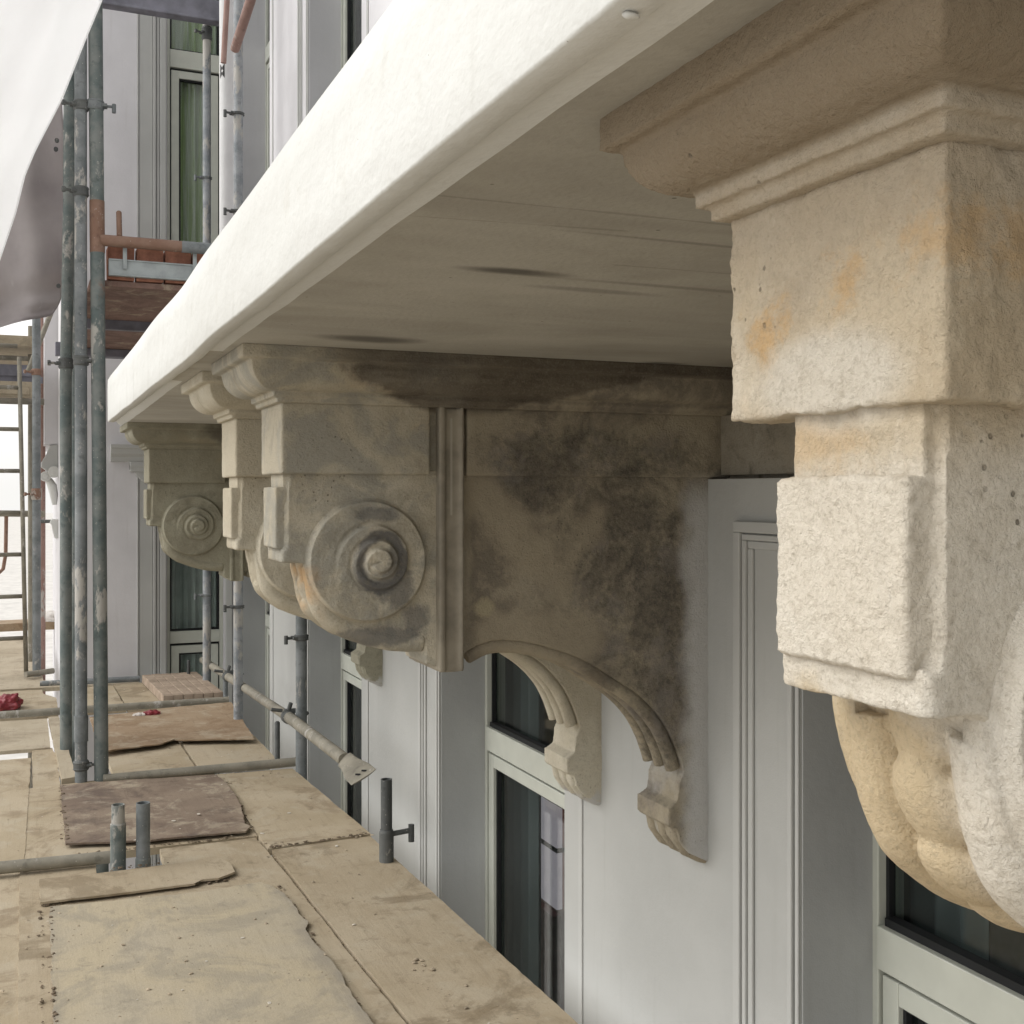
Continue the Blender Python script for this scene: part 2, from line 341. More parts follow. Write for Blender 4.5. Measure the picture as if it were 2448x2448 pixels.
M['board_dark'] = mat_board('dark_wet_ply', (0.17, 0.125, 0.095), (0.25, 0.195, 0.145), (0.09, 0.065, 0.055), .6, R(90))
M['board_brown'] = mat_board('brown_ply', (0.27, 0.19, 0.12), (0.32, 0.24, 0.16), (0.20, 0.13, 0.075), .35, R(90))
M['board_pale'] = mat_board('pale_timber', (0.36, 0.305, 0.22), (0.42, 0.36, 0.27), (0.24, 0.20, 0.145), .25)
M['board_under'] = mat_board('red_brown_ply_underside', (0.17, 0.105, 0.085), (0.23, 0.15, 0.125), (0.11, 0.07, 0.06), .4, R(90))
def mat_simple(name, col, rough=.7, spec=.3, var=.12, bump=.2, sc=12):
    t = NT(name, rough)
    n = t.noise(sc, 5)
    c = t.mix(t.step(n, .3, .7), tuple(v * (1 - var) for v in col), tuple(min(1, v * (1 + var)) for v in col))
    t.b.inputs['Specular IOR Level'].default_value = spec
    return t.out(c, t.bump(t.noise(sc * 8, 3), bump, .003))
M['upvc'] = mat_simple('cream_window_frame', (0.47, 0.485, 0.43), .35, .5, .04, .02)
M['gasket'] = mat_simple('black_gasket', (0.012, 0.013, 0.014), .6)
M['brick'] = mat_simple('red_brick', (0.27, 0.125, 0.085), .9, .2, .25, .5, 20)
M['brick_dust'] = mat_simple('dusty_brick', (0.33, 0.26, 0.20), .95, .2, .2, .5, 18)
M['galv'] = mat_simple('galvanised_channel', (0.30, 0.33, 0.335), .5, .4, .15, .15, 14)
M['channel_dark'] = mat_simple('lilac_grey_channel', (0.16, 0.16, 0.19), .6, .4, .25, .2, 8)
M['crumb'] = mat_simple('mortar_crumbs', (0.36, 0.30, 0.22), .95, .2, .3, .4, 30)
M['flake'] = mat_simple('plaster_flake', (0.55, 0.51, 0.44), .95, .2, .1, .3, 40)
M['dirt'] = mat_simple('dark_dirt', (0.15, 0.115, 0.08), .95, .2, .3, .4, 40)
M['red'] = mat_simple('red_wrapper', (0.22, 0.025, 0.035), .45, .5, .2, .1, 20)
M['white_paper'] = mat_simple('white_wrapper', (0.6, 0.56, 0.52), .6, .3, .15, .1, 20)
M['dark_int'] = mat_simple('interior_wall', (0.16, 0.16, 0.165), .9, .2, .1, .1)
M['int_red'] = mat_simple('red_brown_cabinet', (0.20, 0.05, 0.04), .5, .4, .2, .1)
M['reflection_glow'] = mat_simple('glowing_reflection', (0.75, 0.70, 0.74), .6)
_b = M['reflection_glow'].node_tree.nodes['Principled BSDF']; _b.inputs['Emission Color'].default_value = (.55, .48, .54, 1); _b.inputs['Emission Strength'].default_value = .38   # glow added to stand for a bright reflection in the glass
M['curtain_dark'] = mat_simple('bluish_blind', (0.12, 0.135, 0.14), .8, .2, .1, .1, 3)
t = NT('green_curtain', .9)
cx_ = t.noise(7, 4, .6, t.coord((3, 1, .12)))
M['curtain_green'] = t.out(t.mix(t.step(cx_, .42, .60), (0.66, 0.66, 0.56), (0.46, 0.54, 0.26)))
M['curtain_grey'] = mat_simple('grey_curtain', (0.46, 0.48, 0.46), .9, .2, .15, .2, 5)
M['wrap'] = mat_simple('white_wrap', (0.62, 0.62, 0.62), .6, .4, .06, .15, 6)
M['black_mark'] = mat_simple('black_print', (0.03, 0.03, 0.03), .6)
M['orange_mark'] = mat_simple('orange_print', (0.75, 0.13, 0.08), .6)
M['pave'] = mat_simple('pale_street_paving', (0.55, 0.53, 0.50), .9, .2, .1, .1, 2)
def mat_tarp(name, col, col2, trans):
    t = NT(name, .7)
    n = t.noise(1.4, 5, .6); n2 = t.noise(7, 5, .6, t.coord((3, 3, 1)))
    c = t.mix(t.step(n, .3, .7), col, col2)
    if trans < .6: c = t.mix(t.math('MULTIPLY', t.step(n2, .62, .72), .35), c, (0.62, 0.60, 0.60))
    t.out(c, t.bump(t.noise(8, 4), .3, .02))
    tr = t.n.new('ShaderNodeBsdfTranslucent'); t.l.new(c, tr.inputs[0])
    mx = t.n.new('ShaderNodeMixShader'); mx.inputs[0].default_value = trans
    t.l.new(t.b.outputs[0], mx.inputs[1]); t.l.new(tr.outputs[0], mx.inputs[2])
    t.l.new(mx.outputs[0], t.n['Material Output'].inputs[0])
    return t.m
M['tarp'] = mat_tarp('mauve_grey_tarpaulin', (0.32, 0.285, 0.295), (0.50, 0.465, 0.465), .35)
M['sheet'] = mat_tarp('white_sheeting', (0.93, 0.93, 0.93), (0.97, 0.97, 0.97), .68)
M['cloth'] = mat_tarp('cream_dust_cloth', (0.85, 0.82, 0.78), (0.90, 0.88, 0.85), .45)
def mat_glass():
    m = bpy.data.materials.new('window_glass'); m.use_nodes = True
    n = m.node_tree.nodes; l = m.node_tree.links
    n.remove(n['Principled BSDF'])
    tr = n.new('ShaderNodeBsdfTransparent'); tr.inputs[0].default_value = (0.80, 0.84, 0.83, 1)
    gl = n.new('ShaderNodeBsdfGlossy'); gl.inputs['Roughness'].default_value = 0.02
    fr = n.new('ShaderNodeFresnel'); ge = n.new('ShaderNodeNewGeometry'); mr = n.new('ShaderNodeMapRange')
    mr.inputs[3].default_value = 1.45; mr.inputs[4].default_value = 1 / 1.45      # same reflectance on both faces of the pane
    l.new(ge.outputs['Backfacing'], mr.inputs[0]); l.new(mr.outputs[0], fr.inputs[0])
    mx = n.new('ShaderNodeMixShader')
    l.new(fr.outputs[0], mx.inputs[0]); l.new(tr.outputs[0], mx.inputs[1]); l.new(gl.outputs[0], mx.inputs[2])
    l.new(mx.outputs[0], n['Material Output'].inputs[0])
    return m
M['glass'] = mat_glass()

# ------------------------------------------------------------------ geometry helpers
def obj(name, bm, mat, parent=None, smooth=False, origin=(0, 0, 0), mods=None):
    me = bpy.data.meshes.new(name)
    bmesh.ops.recalc_face_normals(bm, faces=bm.faces)
    if origin != (0, 0, 0): bmesh.ops.translate(bm, verts=bm.verts, vec=Vector(origin) * -1)
    bm.to_mesh(me); bm.free()
    if smooth:
        for p in me.polygons: p.use_smooth = True
    me.materials.append(mat)
    o = bpy.data.objects.new(name, me); COL.objects.link(o)
    if parent is not None: o.parent = parent
    elif origin != (0, 0, 0): o.location = origin
    return o
def empty(name, loc=(0, 0, 0)):
    o = bpy.data.objects.new(name, None); COL.objects.link(o); o.location = loc; o.empty_display_size = .1
    return o
def tag(o, label=None, cat=None, group=None, kind=None):
    if label: o['label'] = label
    if cat: o['category'] = cat
    if group: o['group'] = group
    if kind: o['kind'] = kind
    return o
def box(bm, x0, x1, y0, y1, z0, z1):
    vs = [bm.verts.new(p) for p in ((x0, y0, z0), (x1, y0, z0), (x1, y1, z0), (x0, y1, z0), (x0, y0, z1), (x1, y0, z1), (x1, y1, z1), (x0, y1, z1))]
    for f in ((0, 3, 2, 1), (4, 5, 6, 7), (0, 1, 5, 4), (1, 2, 6, 5), (2, 3, 7, 6), (3, 0, 4, 7)): bm.faces.new([vs[i] for i in f])
def tube(bm, pts, r, seg=20, r2=None, caps=True, flat=1.0):
    """swept round tube along points"""
    pts = [Vector(p) for p in pts]; rings = []
    n = len(pts)
    up = None
    for i, p in enumerate(pts):
        t_ = (pts[min(i + 1, n - 1)] - pts[max(i - 1, 0)]).normalized()
        if up is None:
            a = Vector((0, 1, 0)) if abs(t_.y) < .9 else Vector((1, 0, 0))
            u = t_.cross(a).normalized()
        else:
            u = (up - t_ * up.dot(t_)).normalized()
        up = u; v = t_.cross(u)
        rr = r[i] if isinstance(r, (list, tuple)) else r
        rings.append([bm.verts.new(p + u * rr * math.cos(k * 2 * math.pi / seg) + v * rr * flat * math.sin(k * 2 * math.pi / seg)) for k in range(seg)])
    for i in range(n - 1):
        for k in range(seg):
            bm.faces.new((rings[i][k], rings[i][(k + 1) % seg], rings[i + 1][(k + 1) % seg], rings[i + 1][k]))
    if caps:
        bm.faces.new(rings[0][::-1]); bm.faces.new(rings[-1])
def prism_y(bm, poly, y0, y1):
    a = [bm.verts.new((x, y0, z)) for x, z in poly]; b = [bm.verts.new((x, y1, z)) for x, z in poly]
    bm.faces.new(a); bm.faces.new(b[::-1]); n = len(poly)
    for i in range(n): bm.faces.new((a[i], b[i], b[(i + 1) % n], a[(i + 1) % n]))
def loft_ring(bm, rings):
    prev = None
    for ring in rings:
        vs = [bm.verts.new(p) for p in ring]
        if prev:
            for i in range(len(vs)): bm.faces.new((prev[i], prev[(i + 1) % len(vs)], vs[(i + 1) % len(vs)], vs[i]))
        else: bm.faces.new(vs[::-1])
        prev = vs
    bm.faces.new(prev)
def bevel_mod(o, w=.003, seg=2):
    m = o.modifiers.new('bevel', 'BEVEL'); m.width = w; m.segments = seg; m.limit_method = 'ANGLE'; m.angle_limit = R(40)
    return o
TEX = {}
def clouds(size, depth=2):
    k = (size, depth)
    if k not in TEX:
        x = bpy.data.textures.new('clouds', 'CLOUDS'); x.noise_scale = size; x.noise_depth = depth; TEX[k] = x
    return TEX[k]
def worn(o, voxel, amt=.004, size=.04, fine=0.0):
    m = o.modifiers.new('remesh', 'REMESH'); m.mode = 'VOXEL'; m.voxel_size = voxel; m.use_smooth_shade = True
    m = o.modifiers.new('wear', 'DISPLACE'); m.texture = clouds(size, 3); m.strength = amt; m.mid_level = .5
    if fine:
        m = o.modifiers.new('grain', 'DISPLACE'); m.texture = clouds(.006, 2); m.strength = fine; m.mid_level = .5
def sm(a, b, v):
    t_ = max(0, min(1, (v - a) / (b - a))); return t_ * t_ * (3 - 2 * t_)

# ------------------------------------------------------------------ the ground far below and the street
bm = bmesh.new(); 
vs = [bm.verts.new(p) for p in ((-200, -200, -5.2), (200, -200, -5.2), (200, 300, -5.2), (-200, 300, -5.2))]; bm.faces.new(vs)
tag(obj('street', bm, M['pave']), kind='structure')

# ------------------------------------------------------------------ the building
XW, XG = 1.545, 1.738
PER = 2.337
bld = empty('apartment_building', (XW, 3.5, -5.2))
tag(bld, 'white rendered building facade with tall windows behind the scaffold', 'building')
BO = (XW, 3.5, -5.2)
YN, YF = -3, 9.30            # facade from behind the camera to the wing
Zlow, Zhigh = -5.2, 7.0
def opening_list():
    out = []
    for k in (-1, 0, 1, 2):
        y0 = 3.213 + (k - 0) * PER; out.append((y0, y0 + 1.159))
    return out
OPEN = opening_list()
floors = [(-3.40, 0.0), (0.47, 4.75)]       # opening heights: below the balcony, and on it
# walls between openings: piers + spandrels (side faces of the piers are the reveals)
bm = bmesh.new()
ys = [YN] + [v for o in OPEN for v in o] + [YF]
for i in range(0, len(ys), 2):
    if ys[i + 1] > ys[i]:
        box(bm, XW, 1.83, ys[i], ys[i + 1], Zlow, 0.030)
for (a, b) in OPEN:
    box(bm, XW, 1.83, a, b, Zlow, -3.40)
    box(bm, XW, 1.83, a, b, -0.16, 0.030)
wall = obj('wall', bm, M['wall'], bld, origin=BO)
bm = bmesh.new()
for i in range(0, len(ys), 2):
    if ys[i + 1] > ys[i]: box(bm, XW, 1.83, ys[i], ys[i + 1], 0.47, Zhigh)
for (a, b) in OPEN: box(bm, XW, 1.83, a, b, 4.75, Zhigh)
obj('upper_wall', bm, M['wall_up'], bld, origin=BO)
# reveals of the openings, the upper ones lightened for the light they catch
for z0, z1, mm in ((-3.40, -0.16, 'reveal'), (0.47, 4.75, 'reveal_up')):
    bm = bmesh.new()
    for (a, b) in OPEN:
        box(bm, XW + .004, 1.82, b - .004, b + .002, z0, z1)
        box(bm, XW + .004, 1.82, a - .002, a + .004, z0, z1)
    obj('reveal', bm, M[mm], bld, origin=BO)
# frieze of bare stone at the level of the consoles and the dark recess above
bm = bmesh.new()
box(bm, 1.572, 2.0, YN, 9.3, 0.040, 0.185)
box(bm, 1.60, 2.0, YN, 9.3, 0.030, 0.040)
box(bm, 1.66, 2.0, YN, 9.3, 0.185, 0.47)
obj('frieze', bm, M['stone_wall'], bld, origin=BO)
# architrave mouldings around each opening (raised fillets)
def architrave(a, b, z0, z1, name='architrave'):
    bm = bmesh.new()
    def frame(off, w, pr, ztop):
        x = XW - pr
        box(bm, x, XW, b + off, b + off + w, z0, ztop + off)
        box(bm, x, XW, a - .10, b + off + w, ztop + off, ztop + off + w)
    frame(.000, .012, .007, z1)
    frame(.020, .016, .010, z1)
    frame(.168, .018, .008, z1)
    frame(.1875, .014, .014, z1)
    frame(.205, .026, .019, z1)
    box(bm, XW - .006, XW, a - .130, a - .105, z0, z1 + .5)
    o = obj(name, bm, M['trim'], bld, origin=BO); bevel_mod(o, .004, 3)
for (a, b) in OPEN:
    architrave(a, b, -3.4, -0.30)
    architrave(a, b, 0.47, 4.75 - .3)

def window_main(a, b, z0, z1, zt0, zt1, interior=True, curtain=None):
    """door-height window: outer frame, transom bar, top light, sash with glass"""
    F = 0.022; SF = .05
    bm = bmesh.new(); x0, x1 = XG, XG + .06
    box(bm, x0, x1, a, a + F, z0, z1); box(bm, x0, x1, b - F, b, z0, z1)
    box(bm, x0, x1, a + F, b - F, z1 - F, z1)
    box(bm, x0 - .006, x1, a + F, b - F, zt0, zt1)
    fr = obj('window', bm, M['upvc'], bld, origin=BO); bevel_mod(fr, .003)
    ym = (a + b) / 2
    bm = bmesh.new()
    for p, q in ((a + F + .006, b - F - .006),):
        zz = zt0 - .014
        box(bm, x0 + .006, x1 - .01, p, p + SF, z0, zz); box(bm, x0 + .006, x1 - .01, q - SF, q, z0, zz)
        box(bm, x0 + .006, x1 - .01, p + SF, q - SF, zz - SF, zz)
        box(bm, x0 + .006, x1 - .01, p + SF, q - SF, z0, z0 + .12)
    s_ = obj('sash', bm, M['upvc'], fr); 
    bm2 = bmesh.new()
    # black gaskets round the panes and the shadow gap
    g = .010
    for p, q in ((a + F, b - F),):
        box(bm2, x0 + .022, x1 - .02, p, p + g, zt1, z1 - F); box(bm2, x0 + .022, x1 - .02, q - g, q, zt1, z1 - F)
        box(bm2, x0 + .010, x1 - .02, p + g, q - g, zt1, zt1 + .018)
        box(bm2, x0 + .03, x1 - .015, p, q, zt0 - .014, zt0)
        box(bm2, x0 + .03, x1 - .015, p, p + .006, z0, zt0 - .014); box(bm2, x0 + .03, x1 - .015, q - .006, q, z0, zt0 - .014)
    for p, q in ((a + F + .006 + SF, b - F - .006 - SF),):
        zz = zt0 - .014 - SF
        box(bm2, x0 + .020, x1 - .02, p, p + g, z0 + .12, zz); box(bm2, x0 + .020, x1 - .02, q - g, q, z0 + .12, zz)
        box(bm2, x0 + .020, x1 - .02, p + g, q - g, zz - g, zz)
    gk = obj('gasket', bm2, M['gasket'], fr)
    bm3 = bmesh.new(); xg = x0 + .036
    box(bm3, xg, xg + .006, a + F, b - F, zt1, z1 - F)
    box(bm3, xg, xg + .006, a + F + .05, b - F - .05, z0 + .1, zt0 - .05)
    gl = obj('pane', bm3, M['glass'], fr)
    for o in (s_, gk, gl):
        o.data.transform(Matrix.Translation(Vector(BO) * -1))
    bevel_mod(s_, .003)
    # blind drawn to the far side of the window
    bm = bmesh.new()
    nfold = 14; pr = None; yb0, yb1 = b - .18, b + .36
    for i in range(nfold * 4 + 1):
        y = yb0 + (yb1 - yb0) * i / (nfold * 4); x = 1.90 + .02 * math.sin(i * 2 * math.pi / 8)
        r_ = (bm.verts.new((x, y, z0)), bm.verts.new((x, y, z1)))
        if pr: bm.faces.new((pr[0], r_[0], r_[1], pr[1]))
        pr = r_
    o = obj('blind', bm, M[curtain or 'curtain_dark'], bld, origin=BO, smooth=True)
for (a, b) in OPEN:
    window_main(a, b, -3.40, -0.16, -1.055, -0.96)
    window_main(a, b, 0.47, 4.75, 3.36, 3.48)
for Z0, Z1 in ((-3.42, .025), (.48, 4.9)):     # the rooms behind the facade, one per storey
    bm = bmesh.new(); X0, X1, A, B_ = 1.832, 5.2, YN + .02, YF + 3
    vs = [bm.verts.new(p) for p in ((X1, A, Z0), (X1, B_, Z0), (X1, B_, Z1), (X1, A, Z1), (X0, A, Z0), (X0, B_, Z0), (X0, B_, Z1), (X0, A, Z1))]
    for f in ((0, 1, 2, 3), (0, 4, 5, 1), (3, 2, 6, 7), (1, 5, 6, 2), (0, 3, 7, 4)): bm.faces.new([vs[i] for i in f])
    obj('room', bm, M['dark_int'], bld, origin=BO)
# in the second window: glowing panel imitating a reflection, and red brown cabinet inside
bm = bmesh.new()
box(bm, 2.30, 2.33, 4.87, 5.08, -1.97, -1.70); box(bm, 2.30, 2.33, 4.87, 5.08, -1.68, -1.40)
p1 = obj('reflection_panel', bm, M['reflection_glow'], bld, origin=BO)
bm = bmesh.new(); box(bm, 2.34, 2.40, 4.70, 5.25, -3.4, -1.30); box(bm, 2.28, 2.32, 4.87, 5.08, -3.2, -2.0)
obj('cabinet', bm, M['int_red'], bld, origin=BO)
bm = bmesh.new(); box(bm, 2.295, 2.336, 4.86, 5.09, -1.70, -1.68)
obj('panel_bar', bm, M['gasket'], bld, origin=BO)

# ------------------------------------------------------------------ the wing (wall facing along the scaffold)
YW = 9.30
wing = empty('building_wing', (1.0, YW, -5.2)); WO = (1.0, YW, -5.2)
tag(wing, 'pale lilac-white projecting wing wall with narrow green-curtained windows', 'building')
def wing_part(name, bm, mat, bev=0):
    o = obj(name, bm, mat, wing, origin=WO)
    if bev: bevel_mod(o, bev)
    return o
bm = bmesh.new()
wx0, wx1 = 1.02, 1.46
box(bm, 0.27, wx0, YW, 13.2, Zlow, Zhigh)
box(bm, wx1, 3.0, YW, 13.2, Zlow, Zhigh)
for z0, z1 in ((Zlow, -3.6), (0.12, 0.95), (4.95, Zhigh)): box(bm, wx0, wx1, YW, 13.2, z0, z1)
wing_part('wall', bm, M['wall_up'])
bm = bmesh.new()
for x, w, p in ((0.795, .012, .02), (0.812, .10, .012), (0.915, .02, .03), (0.940, .022, .018), (0.966, .045, .034), (1.470, .05, .03)):
    box(bm, x, x + w, YW - p, YW, Zlow, Zhigh)
wing_part('pilaster_moulding', bm, M['trim'], .004)
def wing_window(z0, z1, zt0, zt1, cur, lower):
    bm = bmesh.new(); y0, y1 = YW + .05, YW + .11; F = .028
    box(bm, wx0, wx0 + F, y0, y1, z0, z1); box(bm, wx1 - F, wx1, y0, y1, z0, z1)
    box(bm, wx0 + F, wx1 - F, y0, y1, z1 - F, z1); box(bm, wx0 + F, wx1 - F, y0 - .004, y1, zt0, zt1)
    fr = wing_part('window', bm, M['upvc'], .003)
    bm = bmesh.new(); SF = .06
    a, b = wx0 + F + .01, wx1 - F - .01; zz = zt0 - .02
    box(bm, a, a + SF, y0 + .006, y1, z0, zz); box(bm, b - SF, b, y0 + .006, y1, z0, zz); box(bm, a + SF, b - SF, y0 + .006, y1, zz - SF, zz)
    s_ = obj('sash', bm, M['upvc'], fr); bevel_mod(s_, .003)
    bm = bmesh.new(); g = .014
    box(bm, wx0 + F, wx0 + F + .010, y0 + .03, y1, z0, zt0); box(bm, wx1 - F - .010, wx1 - F, y0 + .03, y1, z0, zt0)
    box(bm, wx0 + F + .010, wx1 - F - .010, y0 + .03, y1 - .002, zt0 - .02, zt0)
    box(bm, wx0 + F, wx0 + F + g, y0 + .02, y1, zt1, z1 - F); box(bm, wx1 - F - g, wx1 - F, y0 + .02, y1, zt1, z1 - F)
    box(bm, wx0 + F + g, wx1 - F - g, y0 + .02, y1, zt1, zt1 + g)
    box(bm, a + SF, a + SF + g, y0 + .02, y1 - .01, z0, zz - SF); box(bm, b - SF - g, b - SF, y0 + .02, y1 - .01, z0, zz - SF)
    box(bm, a + SF + g, b - SF - g, y0 + .02, y1 - .01, zz - SF - g, zz - SF)
    k = obj('gasket', bm, M['gasket'], fr)
    bm = bmesh.new(); box(bm, wx0 + F, wx1 - F, y0 + .04, y0 + .046, zt1, z1 - F); box(bm, a + SF, b - SF, y0 + .04, y0 + .046, z0, zz - SF)
    gl = obj('pane', bm, M['glass'], fr)
    for o in (s_, k, gl): o.data.transform(Matrix.Translation(Vector(WO) * -1))
    bm = bmesh.new(); pr = None
    for i in range(61):
        x = wx0 + .02 + (wx1 - wx0 - .04) * i / 60; y = YW + .15 + .018 * math.sin(i * .75) + .008 * math.sin(i * 2.1)
        r_ = (bm.verts.new((x, y, z0)), bm.verts.new((x, y, z1)))
        if pr: bm.faces.new((pr[0], r_[0], r_[1], pr[1]))
        pr = r_
    o = wing_part('curtain', bm, M[cur])
    for p in o.data.polygons: p.use_smooth = True
wing_window(-3.6, 0.12, -1.20, -1.105, 'curtain_grey', True)
wing_window(0.95, 4.95, 3.35, 3.49, 'curtain_green', False)
# cornice hood on the wing
bm = bmesh.new()
prof = [(0, .36), (-.10, .36), (-.10, .335), (-.085, .325), (-.075, .29), (-.05, .265), (-.045, .23), (0, .23)]
poly = [(YW + a, z) for a, z in prof]
va = [bm.verts.new((0.60 + (0.0 if i in (0, 7) else .0), y, z)) for i, (y, z) in enumerate(poly)]
vb = [bm.verts.new((1.545, y, z)) for y, z in poly]
bm.faces.new(va); bm.faces.new(vb[::-1])
for i in range(8): bm.faces.new((va[i], vb[i], vb[(i + 1) % 8], va[(i + 1) % 8]))
wing_part('hood_cornice', bm, M['trim'])
bm = bmesh.new()
tube(bm, [(0.74, YW - .03, .20), (0.88, YW - .03, .20)], .035, 16); box(bm, .74, .88, YW - .06, YW, .15, .23)
prism = [(.73, .23), (.745, .19), (.775, .165), (.79, .12), (.83, .08), (.88, .05), (.88, .23)]
a_ = [bm.verts.new((x, YW - .05, z)) for x, z in prism]; b_ = [bm.verts.new((x, YW, z)) for x, z in prism]
bm.faces.new(a_); bm.faces.new(b_[::-1])
for i in range(7): bm.faces.new((a_[i], b_[i], b_[(i + 1) % 7], a_[(i + 1) % 7]))
wing_part('hood_bracket', bm, M['trim'], .006)

# far bay on the wing's outer corner, carried by a white scrolled bracket
bay = empty('projecting_bay', (0.3, 11.6, .37)); BY = (0.3, 11.6, .37)
tag(bay, 'pale grey upper bay overhanging beyond the wing corner on a white scroll bracket', 'bay')
bm = bmesh.new(); box(bm, 0.155, 0.27, 11.0, 13.0, .42, 4.6)
o = obj('wall', bm, M['wall_up'], bay, origin=BY)
bm = bmesh.new()
poly = [(.13, .22), (.13, .26), (.17, .33), (.20, .41), (.27, .42), (.27, .15), (.20, .17)]
prism_y(bm, poly, 10.98, 11.3)
o = obj('cornice_moulding', bm, M['trim'], bay, origin=BY); bevel_mod(o, .006)
bm = bmesh.new()
tube(bm, [(.165, 10.95, .135), (.165, 11.2, .135)], .045, 20); tube(bm, [(.165, 10.94, .135), (.165, 10.96, .135)], .022, 16)
tube(bm, [(.235, 10.93, .175), (.235, 11.2, .175)], .05, 20)
tube(bm, [(.19, 11.05, .11), (.22, 11.05, .05), (.235, 11.05, -.03), (.24, 11.05, -.12)], [.03, .04, .035, .02], 14)
o = obj('scroll_bracket', bm, M['fascia'], bay, origin=BY); bevel_mod(o, .004); bm = bmesh.new()
prism_y(bm, [(.215, -.25), (.20, -.28), (.215, -.30), (.225, -.36), (.24, -.42), (.27, -.42), (.27, -.25)], 10.98, 11.2)
o = obj('bracket_foot', bm, M['fascia'], bay, origin=BY); bevel_mod(o, .004)

# ------------------------------------------------------------------ balcony slab
bal = empty('balcony', (1.0, 2.5, .28)); BL = (1.0, 2.5, .28)
tag(bal, 'long white plastered balcony slab with trowelled grey underside above the consoles', 'balcony')
def Fx(y): return .316 + (.024 * max(0, (y - 2.2) / 3.25))
def Zb(y): return .287 + (.026 * max(0, (y - 2.6) / 2.85))
def Zt(y): return .462 + (.046 * max(0, (y - 2.6) / 2.85))
YE = 5.44
bm = bmesh.new(); rings = []
ny = 150
for j in range(ny + 1):
    y = -1.6 + (YE + 1.6) * j / ny
    f = Fx(y) + .0035 * (noise.noise(Vector((y * 1.3, 0, 0)))); zb = Zb(y) + .003 * noise.noise(Vector((y * 2.1, 5, 0))); zt = Zt(y) + .005 * noise.noise(Vector((y * 1.7, 9, 0)))
    inn = f + .031 + .003 * noise.noise(Vector((y * 7, 2, 0)))
    sof = max(.293, zb - .0)
    pts = [(f + .0, zt - .006), (f - .001, (zt * .7 + zb * .3)), (f + .0015 * noise.noise(Vector((y * 3, 1, 3))), zt * .3 + zb * .7), (f, zb + .003), (f + .001, zb + .001), (f + .003, zb),
           (inn - .004, zb - .001), (inn, zb + .003), (inn + .001, .2932 if zb < .29 else zb + .004), (inn + .03, .2934), (1.66, .2934), (1.66, zt), (f + .02, zt), (f + .006, zt)]
    rings.append([bm.verts.new((x, y, z)) for x, z in pts])
n = len(rings[0])
for j in range(ny):
    for i in range(n):
        bm.faces.new((rings[j][i], rings[j][(i + 1) % n], rings[j + 1][(i + 1) % n], rings[j + 1][i]))
bm.faces.new(rings[0]); bm.faces.new(rings[-1][::-1])
me_faces = None
slab = obj('slab', bm, M['fascia'], bal, origin=BL, smooth=True)
slab.data.materials.append(M['soffit'])
for p in slab.data.polygons:
    c_ = p.center + Vector(BL)
    if c_.z < .305 and c_.x > .365 and abs(p.normal.z) > .7 and c_.z < .2945: p.material_index = 1
    if len(p.vertices) > 4: p.use_smooth = False
slab.modifiers.new('es', 'EDGE_SPLIT').split_angle = R(50)
# material needs world-like coordinates on the soffit: shift the mesh so that object space = world space
slab.data.transform(Matrix.Translation(Vector(BL))); slab.location = Vector(BL) * -1
# small plaster nib on the underside near the console
bm = bmesh.new(); bmesh.ops.create_icosphere(bm, subdivisions=3, radius=.0038)
for v in bm.verts: v.co *= 1 + .3 * noise.noise(v.co * 200); v.co.z *= .6; v.co.x *= 1.5
o = obj('plaster_nib', bm, M['fascia'], bal, smooth=True); o.location = Vector((.332, .60, .284)) - Vector(BL)

# ------------------------------------------------------------------ stone consoles
T = .220
DRUM = [(.545, -.158), (.551, -.20), (.560, -.243), (.578, -.276), (.620, -.308), (.667, -.328), (.724, -.345), (.772, -.352), (.812, -.352)]
ARCH = [(.905, -.388), (.958, -.366), (1.008, -.364), (1.068, -.373), (1.180, -.411), (1.270, -.463), (1.342, -.512), (1.398, -.571), (1.432, -.633), (1.452, -.690)]
def catmull(P, k=6):
    out = []
    for i in range(len(P) - 1):
        p0 = P[max(i - 1, 0)]; p1 = P[i]; p2 = P[i + 1]; p3 = P[min(i + 2, len(P) - 1)]
        for j in range(k):
            t_ = j / k
            out.append(tuple(.5 * ((2 * p1[a]) + (-p0[a] + p2[a]) * t_ + (2 * p0[a] - 5 * p1[a] + 4 * p2[a] - p3[a]) * t_ ** 2 + (-p0[a] + 3 * p1[a] - 3 * p2[a] + p3[a]) * t_ ** 3) for a in (0, 1)))
    out.append(P[-1]); return out
def inset(path, dd):
    out = []
    for i, p in enumerate(path):
        a = path[max(i - 1, 0)]; b = path[min(i + 1, len(path) - 1)]
        tx, tz = b[0] - a[0], b[1] - a[1]; l = math.hypot(tx, tz)
        out.append((p[0] - tz / l * dd, p[1] + tx / l * dd))
    return out
